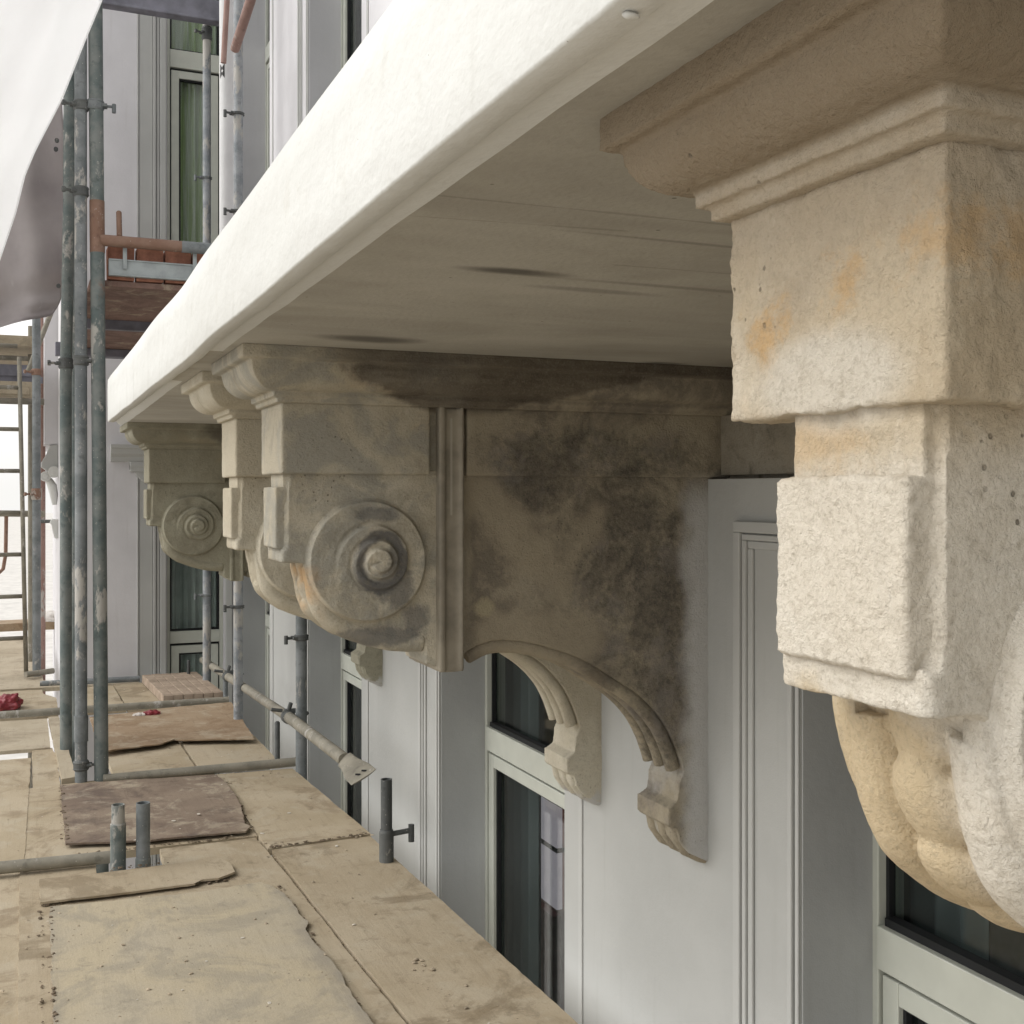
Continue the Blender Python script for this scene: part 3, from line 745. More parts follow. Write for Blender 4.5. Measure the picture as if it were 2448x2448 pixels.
def make_console(name, y0, mat, near=False):
    CO = (OX, y0 + T / 2, OZ)
    root = empty(name, CO)
    L = lambda bm: bmesh.ops.translate(bm, verts=bm.verts, vec=(0, y0, 0))
    vox = .0030 if near else .0045
    zb0, zb1 = (.053, .204) if near else (.037, .185)
    def fin(nm, bm, amt=.004, size=.045, v=None, fine=0.0, m=None):
        L(bm); o = obj(nm, bm, m or mat, root, origin=CO, smooth=True); worn(o, v or vox, amt, size, fine); return o
    drum = catmull(DRUM); arch = catmull(ARCH)
    if near: drum = [(x, z + .013 * sm(-.20, -.25, z)) for x, z in drum]
    sgn = -1
    dr_in = inset(drum, -.014); ar_in = inset(arch, -.024)
    # flip check: inset must go into the stone (upwards)
    if dr_in[20][1] < drum[20][1]: sgn = 1; dr_in = inset(drum, .014)
    if ar_in[20][1] < arch[20][1]: ar_in = inset(arch, .024)
    # body: profile swept through the thickness
    e0, e1 = .020, T - (.057 if near else .050)
    lb = -.136 if near else -.150; tb = .007 if near else 0
    bm = bmesh.new()
    poly = [(.505, zb0 + .01), (.500, lb + .002), (.540, min(-.138, lb - .002))] + dr_in + [(.812, -.380), (.845, -.391), (.895, -.391)] + ar_in[2:] + [(1.462, -.71), (1.458, -.752), (1.436, -.766), (1.436, -.815), (1.456, -.822), (1.464, -.852), (1.490, -.884), (1.535, -.906), (1.60, -.93), (1.60, zb0 + .01)]
    prism_y(bm, [(x + (.006 if x < .52 else 0), z) for x, z in poly], e0, e1)
    box(bm, .500, .53, e0 + .008, e1 - .008, lb + .002, zb0 + .008)
    # lip under the tablet, foot block
    box(bm, .494, .53, e0 + .003, e1 - .003, lb - .001, lb + .028); box(bm, .498, .54, e0 - .001, e1 + .001, lb, lb + .026)
    box(bm, 1.432, 1.56, e0 - .003, e1 + .003, -.810, -.768)
    fin('bracket_body', bm, .006 if near else .003, .05, fine=.0018 if near else 0)
    # carved ribs and husk string on the rounded front
    bm = bmesh.new()
    def yth(frac): return e0 + (e1 - e0) * frac
    rr = .026
    for fr_ in (.15, .85):
        path = inset(drum, sgn * .023)
        tube(bm, [(x, yth(fr_), z) for x, z in path], rr, 18)
    # fillets along the outer edges of the ribs
    k = 0; acc = 0; last = drum[0]; c_ = []
    for p in drum:
        acc += math.hypot(p[0] - last[0], p[1] - last[1]); last = p
        if acc >= k * .060: c_.append(p); k += 1
    for i, p in enumerate(c_):
        q = c_[min(i + 1, len(c_) - 1)] if i + 1 < len(c_) else (p[0] + .05, p[1])
        ang = math.atan2(q[1] - p[1], q[0] - p[0])
        mtx = Matrix.Translation((p[0] + .018 * math.sin(-ang), yth(.5), p[1] + .018 * math.cos(ang))) @ Matrix.Rotation(-ang, 4, 'Y') @ Matrix.Diagonal((.043, .030, .022, 1))
        bmesh.ops.create_uvsphere(bm, u_segments=20, v_segments=14, radius=1, matrix=mtx)
    fin('carved_ribs', bm, .002, .03, v=.0026 if near else .004)
    # fluting under the arch
    bm = bmesh.new()
    for fr_ in (.13, .5, .87):
        tube(bm, [(x + .004, yth(fr_), z + .012) for x, z in arch[1:]], .0180, 14)
    for fr_ in (.14, .5, .86):
        tube(bm, [(1.462, yth(fr_), -.816), (1.468, yth(fr_), -.845), (1.492, yth(fr_), -.878), (1.535, yth(fr_), -.90), (1.59, yth(fr_), -.915)], .017, 12)
    fin('fluting', bm, .0012, .03, v=.0032, m=M['stone_second_flute'] if not near else None)
    # upper block
    bm = bmesh.new()
    box(bm, .490, .818, 0, T, zb0, zb1 + .003)
    box(bm, .80, 1.60, .022, T - .022, zb0, zb1 + .003)
    box(bm, .905, 1.60, .004, T - .004, zb0 - .002, zb1 + .003)
    fin('upper_block', bm, .009 if near else .0025, .035 if near else .05, v=None if near else .0038, fine=.0022 if near else 0)
    # cornice
    bm = bmesh.new()
    rings = []
    zf = zb1
    lv = [(zf, .003), (zf + .0008, .010), (zf + .008, .011), (zf + .0085, .004), (zf + .0112, .004), (zf + .0116, .019), (zf + .020, .020), (zf + .0205, .012), (zf + .0232, .012)]
    z0 = lv[-1][0]; zt_ = .266; e_in = .024; e_out = .060 if near else .076
    for i in range(13):
        a = i / 12 * math.pi / 2
        lv.append((zt_ - (zt_ - z0) * math.cos(a) + .0005 * (i == 0), e_in + (e_out - e_in) * math.sin(a)))
    eo = .073 if near else .096
    lv += [(zt_ + .001, eo - .004), (zt_ + .003, eo), (.2945, eo)]
    for z, e in lv: rings.append([(.490 - e, -e, z), (1.62, -e, z), (1.62, T + e, z), (.490 - e, T + e, z)])
    loft_ring(bm, rings)
    fin('cornice_moulding', bm, .0022 if near else .0012, .04, v=.0021 if near else .0026, fine=.0016 if near else .0)
    # tablet on the front
    bm = bmesh.new()
    bmx = (.486 if near else .483, .515)
    loft_ring(bm, [[(bmx[1], .026, -.122 + tb), (bmx[1], .159, -.122 + tb), (bmx[1], .159, .010), (bmx[1], .026, .010)],
                   [(bmx[0] + .002, .028, -.121 + tb), (bmx[0] + .002, .157, -.121 + tb), (bmx[0] + .002, .157, .009), (bmx[0] + .002, .028, .009)],
                   [(bmx[0], .030, -.119 + tb), (bmx[0], .155, -.119 + tb), (bmx[0], .155, .007), (bmx[0], .030, .007)]])
    fin('front_tablet', bm, .005 if near else .0015, .03, v=.003, fine=.0030 if near else 0)
    # scroll on both cheeks: stepped volute as a polar relief
    def volute(side):
        bm = bmesh.new(); NR, NA = 90, 160
        cx, cz = .680, -.150; R1 = .134
        def h(r, a):
            x, z = r * math.cos(a), r * math.sin(a)
            v = .015 * sm(R1, R1 - .008, r)
            x2, z2 = x - .018, z + .001; r2 = math.hypot(x2, z2)
            ap = (R(205) - math.atan2(z2, x2)) % (2 * math.pi)
            for m_ in range(3):
                rm = .092 * math.exp(-.078 * (ap + 2 * math.pi * m_))
                w = sm(0, 1.5, ap) if m_ == 0 else 1
                v += w * (.012, .013, .011)[m_] * sm(rm + .0015, rm - .0045, r2)
                v -= w * .0025 * math.exp(-((r2 - rm - .005) / .004) ** 2)
            return v
        base = e0 if side < 0 else e1
        top = []; cen = bm.verts.new((cx, base + side * h(0, 0), cz))
        for i in range(1, NR + 1):
            r = (R1 + .002) * i / NR
            top.append([bm.verts.new((cx + r * math.cos(k * 2 * math.pi / NA), base + side * (h(r, k * 2 * math.pi / NA) + (.001 if i < NR else 0)), cz + r * math.sin(k * 2 * math.pi / NA))) for k in range(NA)])
        bot = [bm.verts.new((v.co.x, base - side * .02, v.co.z)) for v in top[-1]]
        for k in range(NA):
            bm.faces.new((cen, top[0][k], top[0][(k + 1) % NA]))
            for i in range(NR - 1): bm.faces.new((top[i][k], top[i + 1][k], top[i + 1][(k + 1) % NA], top[i][(k + 1) % NA]))
            bm.faces.new((top[-1][k], bot[k], bot[(k + 1) % NA], top[-1][(k + 1) % NA]))
        bm.faces.new(bot)
        for v in bm.verts:
            v.co.y += .0022 * noise.noise(v.co * 30) + .0008 * noise.noise(v.co * 130)
        L(bm); return obj('scroll', bm, mat, root, origin=CO, smooth=True)
    volute(-1); volute(1)
    return root

c1 = make_console('stone_console', .511, M['stone_near'], near=True)
tag(c1, 'nearest carved stone console, limewashed cream with ochre husks, filling the right edge', 'console', 'carved stone consoles under the balcony')
c2 = make_console('stone_console', 2.379, M['stone_second'])
tag(c2, 'stone console with blackened cheek, big side scroll and a vertical strap', 'console', 'carved stone consoles under the balcony')
CY = {}
def copy_console(src, y0, mat, label):
    r_ = src.copy(); COL.objects.link(r_); r_.location = (OX, y0 + T / 2, OZ)
    for ch in list(src.children):
        
        k = ch.copy(); COL.objects.link(k); k.parent = r_
        k.material_slots[0].link = 'OBJECT'; k.material_slots[0].material = mat
    r_['label'] = label
    return r_
# vertical strap let into the stone
bm = bmesh.new()
box(bm, .838, .852, 2.379 - .004, 2.379 + .225, -.398, .196)
box(bm, .852, .888, 2.379 + .004, 2.379 + .217, -.400, .1855)
box(bm, .888, .896, 2.379 - .004, 2.379 + .225, -.398, .196)
o = obj('iron_strap', bm, M['iron'], c2, origin=(OX, 2.379 + T / 2, OZ)); worn(o, .004, .003, .05)
c3 = copy_console(c2, 2.945, M['stone_third'], 'sandy stone console half hidden right behind the blackened one')
c4 = copy_console(c2, 5.165, M['stone_far'], 'farthest stone console, greenish and shaded, with spiral scroll at the balcony end')
# ------------------------------------------------------------------ scaffold: tubes
def tube_obj(name, pts, r, mat, label, group=None, cat='scaffold tube', seg=24, r_list=None, hollow=False, wob=.0):
    bm = bmesh.new(); o_ = Vector(pts[0])
    P = [Vector(p) for p in pts]
    if wob and len(P) == 2:
        a, b = P; P = [a.lerp(b, i / 24) + Vector((wob * noise.noise(Vector((i * .22, a.x * 9, a.y))), wob * noise.noise(Vector((i * .22, a.x * 9 + 7, a.y))), 0)) for i in range(25)]
    tube(bm, P, r, seg, caps=not hollow)
    if hollow:
        # open end with a wall thickness
        inner = bmesh.new(); tube(inner, P, r * .84, seg, caps=False)
        tmp = bpy.data.meshes.new('t'); 
        for f in inner.faces: f.normal_flip()
        inner.to_mesh(tmp); inner.free(); bm.from_mesh(tmp); bpy.data.meshes.remove(tmp)
        es = [e for e in bm.edges if e.is_boundary]
        bmesh.ops.bridge_loops(bm, edges=[e for e in es if (e.verts[0].co - P[-1]).length < r * 1.3])
    o = obj(name, bm, mat, origin=tuple(o_), smooth=True)
    m = o.modifiers.new('es', 'EDGE_SPLIT'); m.split_angle = R(50)
    if label: tag(o, label, cat, group)
    return o
def coupler(parent, p, axis='Z', r=.030, bolt=(1, 0, 0), mat='tube_dark', name='coupler', wide=.05, tee=False):
    """clamp ring with lugs and a T headed bolt, child of the tube it is clamped to"""
    bm = bmesh.new(); p = Vector(p); A = {'X': Vector((1, 0, 0)), 'Y': Vector((0, 1, 0)), 'Z': Vector((0, 0, 1))}[axis]
    bv = Vector(bolt).normalized()
    tube(bm, [p - A * wide / 2, p - A * wide * .3, p - A * wide * .28, p + A * wide * .28, p + A * wide * .3, p + A * wide / 2], [r + .004, r + .010, r + .007, r + .007, r + .010, r + .004], 20)
    side = A.cross(bv)
    q = p + bv * (r + .004)
    for s_ in (-1, 1):
        c0 = q + side * .016 * s_
        tube(bm, [c0 - bv * .01, c0 + bv * .018], .010, 8)
    o = obj(name, bm, M[mat], parent, origin=tuple(parent.location))
    bevel_mod(o, .002)
    bm = bmesh.new()
    tube(bm, [q - bv * .01, q + bv * .055], .0075, 10)
    e = q + bv * .05
    if tee: tube(bm, [e - Vector((0, 0, .030)), e + Vector((0, 0, .014))], .010, 10)
    else: tube(bm, [e - bv * .006, e + bv * .010], .015, 6)
    o2 = obj('bolt', bm, M[mat], o)
    o2.data.transform(Matrix.Translation(parent.location * -1))
    return o
H = -1.45
# outer row
s1 = tube_obj('scaffold_standard', [(.352, 6.105, H - 3.6), (.352, 6.105, H), (.335, 6.105, .9), (.308, 6.105, 4.4)], .0345, M['tube_green'],
              'thick blue-green standard with white splashes, rightmost upright of the left cluster', 'scaffold uprights', 'scaffold tube')
coupler(s1, (.323, 6.105, 1.94), 'Z', .0345, (1, -.1, 0), 'tube', tee=True)
bm = bmesh.new(); tube(bm, [(.3330, 6.105, 1.20), (.3308, 6.105, 1.46)], .0362, 24)
obj('rusty_sleeve', bm, M['tube_rust'], s1, smooth=False, origin=tuple(s1.location))
s2 = tube_obj('scaffold_standard', [(.256, 6.11, H - 3.6), (.256, 6.11, 0), (.252, 6.11, 4.4)], .0295, M['tube'],
              'slim grey standard between the two green ones, dark collar at board level', 'scaffold uprights', 'scaffold tube')
coupler(s2, (.256, 6.11, .655), 'Z', .0295, (1, -.1, 0), 'tube_dark'); coupler(s2, (.256, 6.11, 1.50), 'Z', .0295, (-1, -.3, 0), 'tube_dark')
coupler(s2, (.256, 6.11, 1.93), 'Z', .0295, (-1, -.3, 0), 'tube_dark'); coupler(s2, (.256, 6.11, -1.37), 'Z', .0295, (1, -.1, 0), 'tube_dark')
bm = bmesh.new(); tube(bm, [(.256, 6.11, -1.25), (.256, 6.11, -1.12)], .034, 24); obj('collar', bm, M['tube'], s2, origin=tuple(s2.location))
s3 = tube_obj('scaffold_standard', [(.207, 6.81, H - 3.6), (.207, 6.81, H), (.206, 6.81, .6), (.222, 6.81, 1.6), (.236, 6.81, 4.4)], .0315, M['tube_green'],
              'thick splashed green standard, leftmost upright of the near cluster', 'scaffold uprights', 'scaffold tube')
coupler(s3, (.2065, 6.81, .71), 'Z', .0315, (-1, -.1, 0), 'tube_dark', wide=.06)
s3b = tube_obj('scaffold_standard', [(.262, 7.0, H - 3.6), (.262, 7.0, 4.4)], .025, M['tube_green'], 'thin dark standard wedged between green and grey uprights', 'scaffold uprights', 'scaffold tube')
# far outer row
s4 = tube_obj('scaffold_standard', [(.083, 9.65, H - 3.0), (.078, 9.65, 1.6)], .031, M['tube'], 'far grey standard beside the ladder, red-brown clamp halfway up', 'scaffold uprights', 'scaffold tube')
coupler(s4, (.08, 9.65, -.02), 'Z', .031, (-1, -.4, 0), 'tube_rust', wide=.09); coupler(s4, (.08, 9.65, .93), 'Z', .031, (-1, -.3, 0), 'tube_rust')
s5 = tube_obj('scaffold_standard', [(.142, 11.5, H - 3.0), (.142, 11.5, 1.7)], .030, M['tube_brace'], 'faint pinkish standard just right of the far grey one', 'scaffold uprights', 'scaffold tube')
s6 = tube_obj('scaffold_standard', [(.038, 10.5, H - 3.0), (.038, 10.5, 1.4)], .019, M['tube_dusty'], 'thin pale tube with yellow band just behind the ladder', 'scaffold uprights', 'scaffold tube')
# inner row, near to far
st = tube_obj('scaffold_stub', [(1.303, 4.32, H - 3.0), (1.303, 4.32, -1.128)], .0225, M['tube_dark'], 'dark stub of upright by the window wall with T bolt', 'cut scaffold uprights', 'scaffold tube', hollow=True)
bm = bmesh.new(); tube(bm, [(1.303, 4.32, H - .2), (1.303, 4.32, -1.335), (1.303, 4.32, -1.325)], [.0285, .0285, .025], 24); obj('sleeve', bm, M['tube_dark'], st, origin=tuple(st.location), smooth=False)
bm = bmesh.new(); tube(bm, [(1.32, 4.32, -1.346), (1.405, 4.32, -1.340)], .0105, 12); tube(bm, [(1.405, 4.32, -1.385), (1.405, 4.32, -1.318)], .0125, 10)
obj('wedge_bolt', bm, M['tube_dark'], st, origin=tuple(st.location))
s7 = tube_obj('scaffold_standard', [(1.313, 5.87, H - 3.0), (1.313, 5.87, -.62)], .029, M['tube'], 'blue-grey upright with white paint dabs rising behind the big scroll', 'scaffold uprights', 'scaffold tube')
coupler(s7, (1.313, 5.87, -.755), 'Z', .029, (-1, -.15, 0), 'tube_dark', tee=True, wide=.03)
s8 = tube_obj('scaffold_standard', [(1.225, 7.25, H - 3.0), (1.225, 7.25, 4.6)], .0295, M['tube_white'], 'tall white-splashed upright clamped to the brown braces', 'scaffold uprights', 'scaffold tube')
for z in (-.72, 1.75, 2.36): coupler(s8, (1.225, 7.25, z), 'Z', .0295, (-1, -.1, 0), 'tube_dark', tee=True, wide=.02)
s9 = tube_obj('scaffold_standard', [(1.225, 8.60, H - 3.0), (1.225, 8.60, 3.5)], .0295, M['tube_white'], 'farthest inner upright in front of the wing window, white lower half', 'scaffold uprights', 'scaffold tube')
for z in (-.76, 2.30): coupler(s9, (1.225, 8.60, z), 'Z', .0295, (-1, -.1, 0), 'tube', tee=True, wide=.02)
coupler(s9, (1.225, 8.60, 3.36), 'Z', .0295, (-1, -.3, 0), 'tube_dark', wide=.1)
pw = tube_obj('wrapped_post', [(1.215, 7.62, 1.08), (1.215, 7.62, 4.6)], .050, M['wrap'], 'round post wrapped in white film with black bow-tie marks', None, 'post')
bm = bmesh.new()
for z in (3.36, 2.755, 2.72, 1.62, 1.58):
    for s_ in (-1, 1):
        c_ = Vector((1.215, 7.62, z)); dirv = Vector((-.30, -1, 0)).normalized(); sd = Vector((1, -.30, 0)).normalized()
        pts = []
        for i in range(5):
            a = (-.55 + s_ * .02) + s_ * i * .085
            q = c_ + (dirv * math.cos(a) + sd * math.sin(a)) * .0512
            w = .006 + .006 * i
            pts.append((bm.verts.new(q + Vector((0, 0, w))), bm.verts.new(q - Vector((0, 0, w)))))
        for i in range(4): bm.faces.new((pts[i][0], pts[i + 1][0], pts[i + 1][1], pts[i][1]))
obj('bow_tie_marks', bm, M['black_mark'], pw, origin=tuple(pw.location))
bm = bmesh.new(); c_ = Vector((1.215, 7.62, 3.24)); pr = None
for i in range(6):
    a = -.15 + i * .11; q = c_ + (dirv * math.cos(a) + sd * math.sin(a)) * .0512
    r_ = (bm.verts.new(q + Vector((0, 0, .09 - .006 * i))), bm.verts.new(q - Vector((0, 0, .05 - .03 * i))))
    if pr: bm.faces.new((pr[0], r_[0], r_[1], pr[1]))
    pr = r_
obj('orange_mark', bm, M['orange_mark'], pw, origin=tuple(pw.location))
# short pins standing on the inner edge
pin_spots = [((1.225, 6.05, -1.44), .225, .0145, 'tube_dark', 'thin dark peg standing beside the blue-grey upright'), ((1.268, 8.02, -1.44), .15, .016, 'tube', 'small grey peg beside the paver stack'), ((1.14, 8.95, -1.44), .16, .012, 'tube_dark', 'short peg in front of the wing window')]
for (x, y, z), h_, r_, mm, lb in pin_spots:
    tube_obj('peg', [(x, y, z), (x, y, z + h_ * .97), (x, y, z + h_)], [r_, r_, r_ * .5], M[mm], lb, 'short pegs', 'peg', seg=12)
# pair of cut standards standing up through the boards
for i, (x, y, z1, zc, r_, r2, lb) in enumerate([(.328, 4.64, -1.204, -1.275, .0245, .0290, 'left one of the two cut tubes poking through the near boards'), (.419, 4.63, -1.204, -1.416, .0262, .029, 'right one of the two cut tubes poking through the near boards')]):
    o = tube_obj('scaffold_stub', [(x, y, H - 3), (x, y, z1)], r_, M['tube_green' if i == 0 else 'tube'], lb, 'cut scaffold uprights', 'scaffold tube', hollow=True)
    bm = bmesh.new(); tube(bm, [(x, y, H - .3), (x, y, zc - .003), (x, y, zc)], [r2, r2, r2 - .002], 24); obj('sleeve', bm, M['tube_green'], o, origin=tuple(o.location))
# transoms lying across the boards
def ledger(p, q, r_, mat, lb, **k): return tube_obj('scaffold_transom', [p, q], r_, M[mat], lb, 'cross tubes on the deck', 'scaffold tube', wob=.004, **k)
ledger((-1.2, 4.80, H + .030), (.305, 4.70, H + .030), .0235, 'tube_dusty', 'dusty cross tube running to the two cut stubs at lower left')
ledger((.36, 6.07, H + .010), (1.31, 5.98, H + .028), .0235, 'tube_dusty', 'cross tube lying on boards at the foot of the blue-grey upright')
ledger((-1.2, 7.98, H + .030), (1.27, 7.90, H + .034), .0235, 'tube_dusty', 'long dusty cross tube behind the red packet')
ledger((.10, 9.16, H + .025), (.80, 9.12, H + .025), .022, 'tube', 'short grey cross tube near the wing wall, left of the paver stack')
ledger((.0, 9.50, H + .05), (.20, 9.62, H + .05), .022, 'tube_dusty', 'stub of cross tube at the foot of the ladder')
# guard rail with flattened, slotted end
gr = empty('guard_rail', (1.27, 4.5, -1.15)); tag(gr, 'dusty sloping guard tube with flattened slotted end pointing at the viewer', 'guard rail')
a = Vector((1.262, 9.07, -1.303)); b = Vector((1.262, 5.97, -1.176)); c_ = Vector((1.262, 4.80, -1.152)); e = Vector((1.262, 4.50, -1.158))
bm = bmesh.new(); tube(bm, [a, a.lerp(b, .37), b], .0265, 24); tube(bm, [b, b.lerp(c_, .5), c_], [.0285, .029, .0285], 24)
o = obj('rail_tube', bm, M['tube_dusty'], gr, origin=tuple(gr.location), smooth=True); o.modifiers.new('es', 'EDGE_SPLIT').split_angle = R(50)
# flattened end: loft from a circle to a wide slit
bm = bmesh.new(); rings = []
for i in range(11):
    t_ = i / 10; p = c_.lerp(e, t_); k = sm(0, .75, t_)
    hw = .0285 + k * .030; hh = .0285 * (1 - k) + .005 * k
    tilt = R(-28)
    ring = []
    for q in range(28):
        aa = q * 2 * math.pi / 28; u = hw * math.cos(aa); v = hh * math.sin(aa)
        ring.append(Vector((p.x + u * math.cos(tilt) - v * math.sin(tilt), p.y - k * .012 * (1 - (u / hw) ** 2) * (t_ > .8), p.z + u * math.sin(tilt) * -1 + v * math.cos(tilt))))
    rings.append(ring)
loft_ring(bm, rings)
o = obj('flattened_end', bm, M['tube_dusty'], gr, origin=tuple(gr.location), smooth=True); o.modifiers.new('es', 'EDGE_SPLIT').split_angle = R(50)
bm = bmesh.new()
for u in (-.012, .014):
    p = c_.lerp(e, .86) + Vector((u, 0, .0085 - u * -.5))
    tube(bm, [p + Vector((-.010, .006, -.0005)), p + Vector((.008, -.004, -.0005))], .0038, 8)
obj('slot', bm, M['gasket'], gr, origin=tuple(gr.location))
for p in (a.lerp(b, .38), b + Vector((0, -.02, 0))):
    bm = bmesh.new(); dy = (b - a).normalized()
    tube(bm, [p - dy * .03, p - dy * .02, p + dy * .02, p + dy * .03], [.030, .036, .036, .030], 20)
    box(bm, p.x - .02, p.x + .075, p.y - .02, p.y + .02, p.z + .020, p.z + .040)
    tube(bm, [p + Vector((-.03, 0, .034)), p + Vector((-.09, 0, .045))], .010, 8); tube(bm, [p + Vector((.06, 0, -.02)), p + Vector((.10, -.02, .02))], .011, 8)
    tube(bm, [p + Vector((.0, -.01, .035)), p + Vector((.01, -.02, .075))], .012, 8)
    o = obj('clamp', bm, M['tube_dark'], gr, origin=tuple(gr.location)); bevel_mod(o, .003)
# braces high up
tube_obj('brace', [(1.185, 7.14, 2.72), (1.30, 5.9, 3.30)], .029, M['tube_brace'], 'thick red-brown diagonal brace at the top by the wrapped post', 'brown braces', 'scaffold tube')
tube_obj('brace', [(1.165, 7.45, 2.74), (1.20, 7.40, 3.5)], .018, M['tube_brace'], 'thinner red-brown brace just left of the thick one', 'brown braces', 'scaffold tube')

# ------------------------------------------------------------------ upper lift behind the balcony
up = empty('upper_platform', (.8, 7.5, 1.04)); UO = (.8, 7.5, 1.04)
tag(up, 'upper scaffold platform with red-brown ply underside and galvanised edge channel', 'platform')
for i, (a, b) in enumerate([(6.16, 7.35), (7.40, 7.58), (7.62, 8.9)]):
    bm = bmesh.new(); box(bm, .30, 1.30, a, b, 1.045 - .0 * i, 1.075); o = obj('deck_board', bm, M['board_under'], up, origin=UO); bevel_mod(o, .003)
for x0_, ya, yb, za, zb_ in ((.28, 7.345, 7.405, .985, 1.043), (.28, 8.85, 8.91, .985, 1.043), (.20, 8.95, 9.02, .99, 1.09)):
    bm = bmesh.new(); box(bm, x0_, 1.32, ya, yb, za, zb_)
    o = obj('cross_bearer', bm, M['channel_dark'], up, origin=UO); bevel_mod(o, .004)
bm = bmesh.new(); box(bm, .388, 1.32, 6.125, 6.150, 1.095, 1.180); box(bm, .388, 1.32, 6.118, 6.125, 1.095, 1.102); box(bm, .388, 1.32, 6.118, 6.125, 1.172, 1.180)
for x in (.455, .80): box(bm, x, x + .02, 6.110, 6.118, 1.130, 1.275)
o = obj('edge_channel', bm, M['galv'], up, origin=UO); bevel_mod(o, .002)
for k, x in enumerate((.385, .525, .665, .805, .945, 1.085)):
    bm = bmesh.new(); box(bm, x, x + .132, 6.155, 6.25, 1.080, 1.252)
    for v in bm.verts: v.co += Vector((random.uniform(-.003, .003), random.uniform(-.003, .003), random.uniform(-.004, .004)))
    o = obj('brick', bm, M['brick'], origin=(x, 6.2, 1.08)); bevel_mod(o, .006)
    tag(o, ['red brick at left end of the row on the upper platform', 'second red brick from the rusty upright, behind the channel', 'third red brick from the rusty upright, behind the channel', 'fourth red brick from the rusty upright, meeting the slab edge', 'fifth red brick from the rusty upright, mostly behind the slab', 'last red brick of the row, hidden by the slab'][k], 'brick', 'bricks on the upper platform')
r_ = tube_obj('rusty_transom', [(.345, 6.09, 1.262), (1.32, 6.09, 1.262)], .029, M['tube_rust'], 'rusty horizontal tube with a short peg above the red bricks', None, 'scaffold tube')
bm = bmesh.new(); tube(bm, [(.437, 6.09, 1.28), (.434, 6.09, 1.41), (.434, 6.09, 1.417)], [.0135, .0135, .008], 12); obj('peg', bm, M['tube_rust'], r_, origin=tuple(r_.location), smooth=True)
bm = bmesh.new(); tube(bm, [(.74, 6.09, 1.262), (1.32, 6.09, 1.262)], .0297, 24); obj('grey_section', bm, M['tube'], r_, origin=tuple(r_.location), smooth=True)
# next lift, only its edge member shows
bm = bmesh.new(); box(bm, .10, 1.30, 8.46, 8.54, 3.40, 3.56); box(bm, .10, 1.30, 8.44, 8.46, 3.40, 3.42)
o = obj('edge_beam', bm, M['channel_dark'], origin=(.7, 8.5, 3.4)); bevel_mod(o, .005); tag(o, 'dark lilac-grey steel beam crossing in front of the top window', 'beam')

# ------------------------------------------------------------------ far lift on the left and ladder
fl = empty('far_platform', (-.4, 10, .75)); FO = (-.4, 10, .75); tag(fl, 'pale far scaffold lift with planks and steel channel beside the ladder top', 'platform')
bm = bmesh.new(); tube(bm, [(-1.2, 10.0, 1.07), (.02, 10.0, 1.07)], .020, 14); tube(bm, [(-1.2, 10.0, .725), (.14, 10.0, .725)], .026, 14); obj('handrail', bm, M['tube_dusty'], fl, origin=FO, smooth=True)
bm = bmesh.new(); box(bm, -1.2, .05, 10.02, 10.06, .93, 1.02); box(bm, -1.2, .13, 10.04, 10.08, .88, .93); obj('channel', bm, M['channel_dark'], fl, origin=FO)
bm = bmesh.new(); box(bm, -1.2, .075, 10.01, 10.3, .76, .885); box(bm, -1.2, .03, 10.0, 10.009, .78, .84); o = obj('plank', bm, M['board_pale'], fl, origin=FO); bevel_mod(o, .004)
bm = bmesh.new(); box(bm, -1.2, .06, 10.0, 12.5, 1.16, 1.20); box(bm, -1.2, .10, 9.9, 9.96, 1.16, 1.24); obj('deck_board', bm, M['board_pale'], fl, origin=FO)
o = tube_obj('diagonal_strut', [(.02, 9.8, .95), (.30, 9.9, 1.75)], .020, M['tube_dusty'], 'pale diagonal strut below the mauve tarpaulin', None, 'scaffold tube')
ld = empty('ladder', (.0, 9.68, H)); LO = (.0, 9.68, H); tag(ld, 'dusty steel ladder standing at the left edge of the far boards', 'ladder')
bm = bmesh.new()
for dx in (0, -.36):
    tube(bm, [(.005 + dx, 9.66, H + .02), (-.045 + dx, 9.72, 1.05)], .0165, 14)
obj('ladder_rail', bm, M['tube_dusty'], ld, origin=LO, smooth=True)
bm = bmesh.new()
for i in range(8):
    z = -1.14 + i * .325; f = (z - H) / 2.5
    tube(bm, [(-.005 - .05 * f, 9.68 + .04 * f, z), (-.36 - .05 * f, 9.68 + .04 * f, z)], .0165, 10)
obj('rung', bm, M['tube_dusty'], ld, origin=LO, smooth=True)
tube_obj('far_ledger', [(-1.3, 11.0, -.17), (.16, 11.0, -.20)], .028, M['tube_dusty'], 'far horizontal rail crossing behind the ladder', None, 'scaffold tube')
tube_obj('far_handrail', [(.13, 11.2, -.27), (.30, 11.1, -.27)], .016, M['tube_dark'], 'short dark rail stub beyond the far grey upright', None, 'scaffold tube')
tube_obj('hanging_hook', [(-.155, 11.0, -.20), (-.16, 11.0, -.55), (-.18, 11.0, -.68), (-.24, 11.0, -.74), (-.33, 11.0, -.75)], .016, M['tube_rust'], 'rusty bent rod hanging from the far rail behind the ladder', None, 'rod')
bm = bmesh.new(); box(bm, -1.2, .33, 12.4, 12.75, H + .06, H + .14); o = obj('scaffold_plank', bm, M['board_brown'], origin=(0, 12.5, H)); bevel_mod(o, .006); tag(o, 'thick brown plank laid across the far end of the deck', 'plank')
tube_obj('far_toe_tube', [(-1.2, 12.2, H - .02), (.05, 12.2, H - .02)], .024, M['tube_dusty'], 'pale tube just below the far brown plank', None, 'scaffold tube')

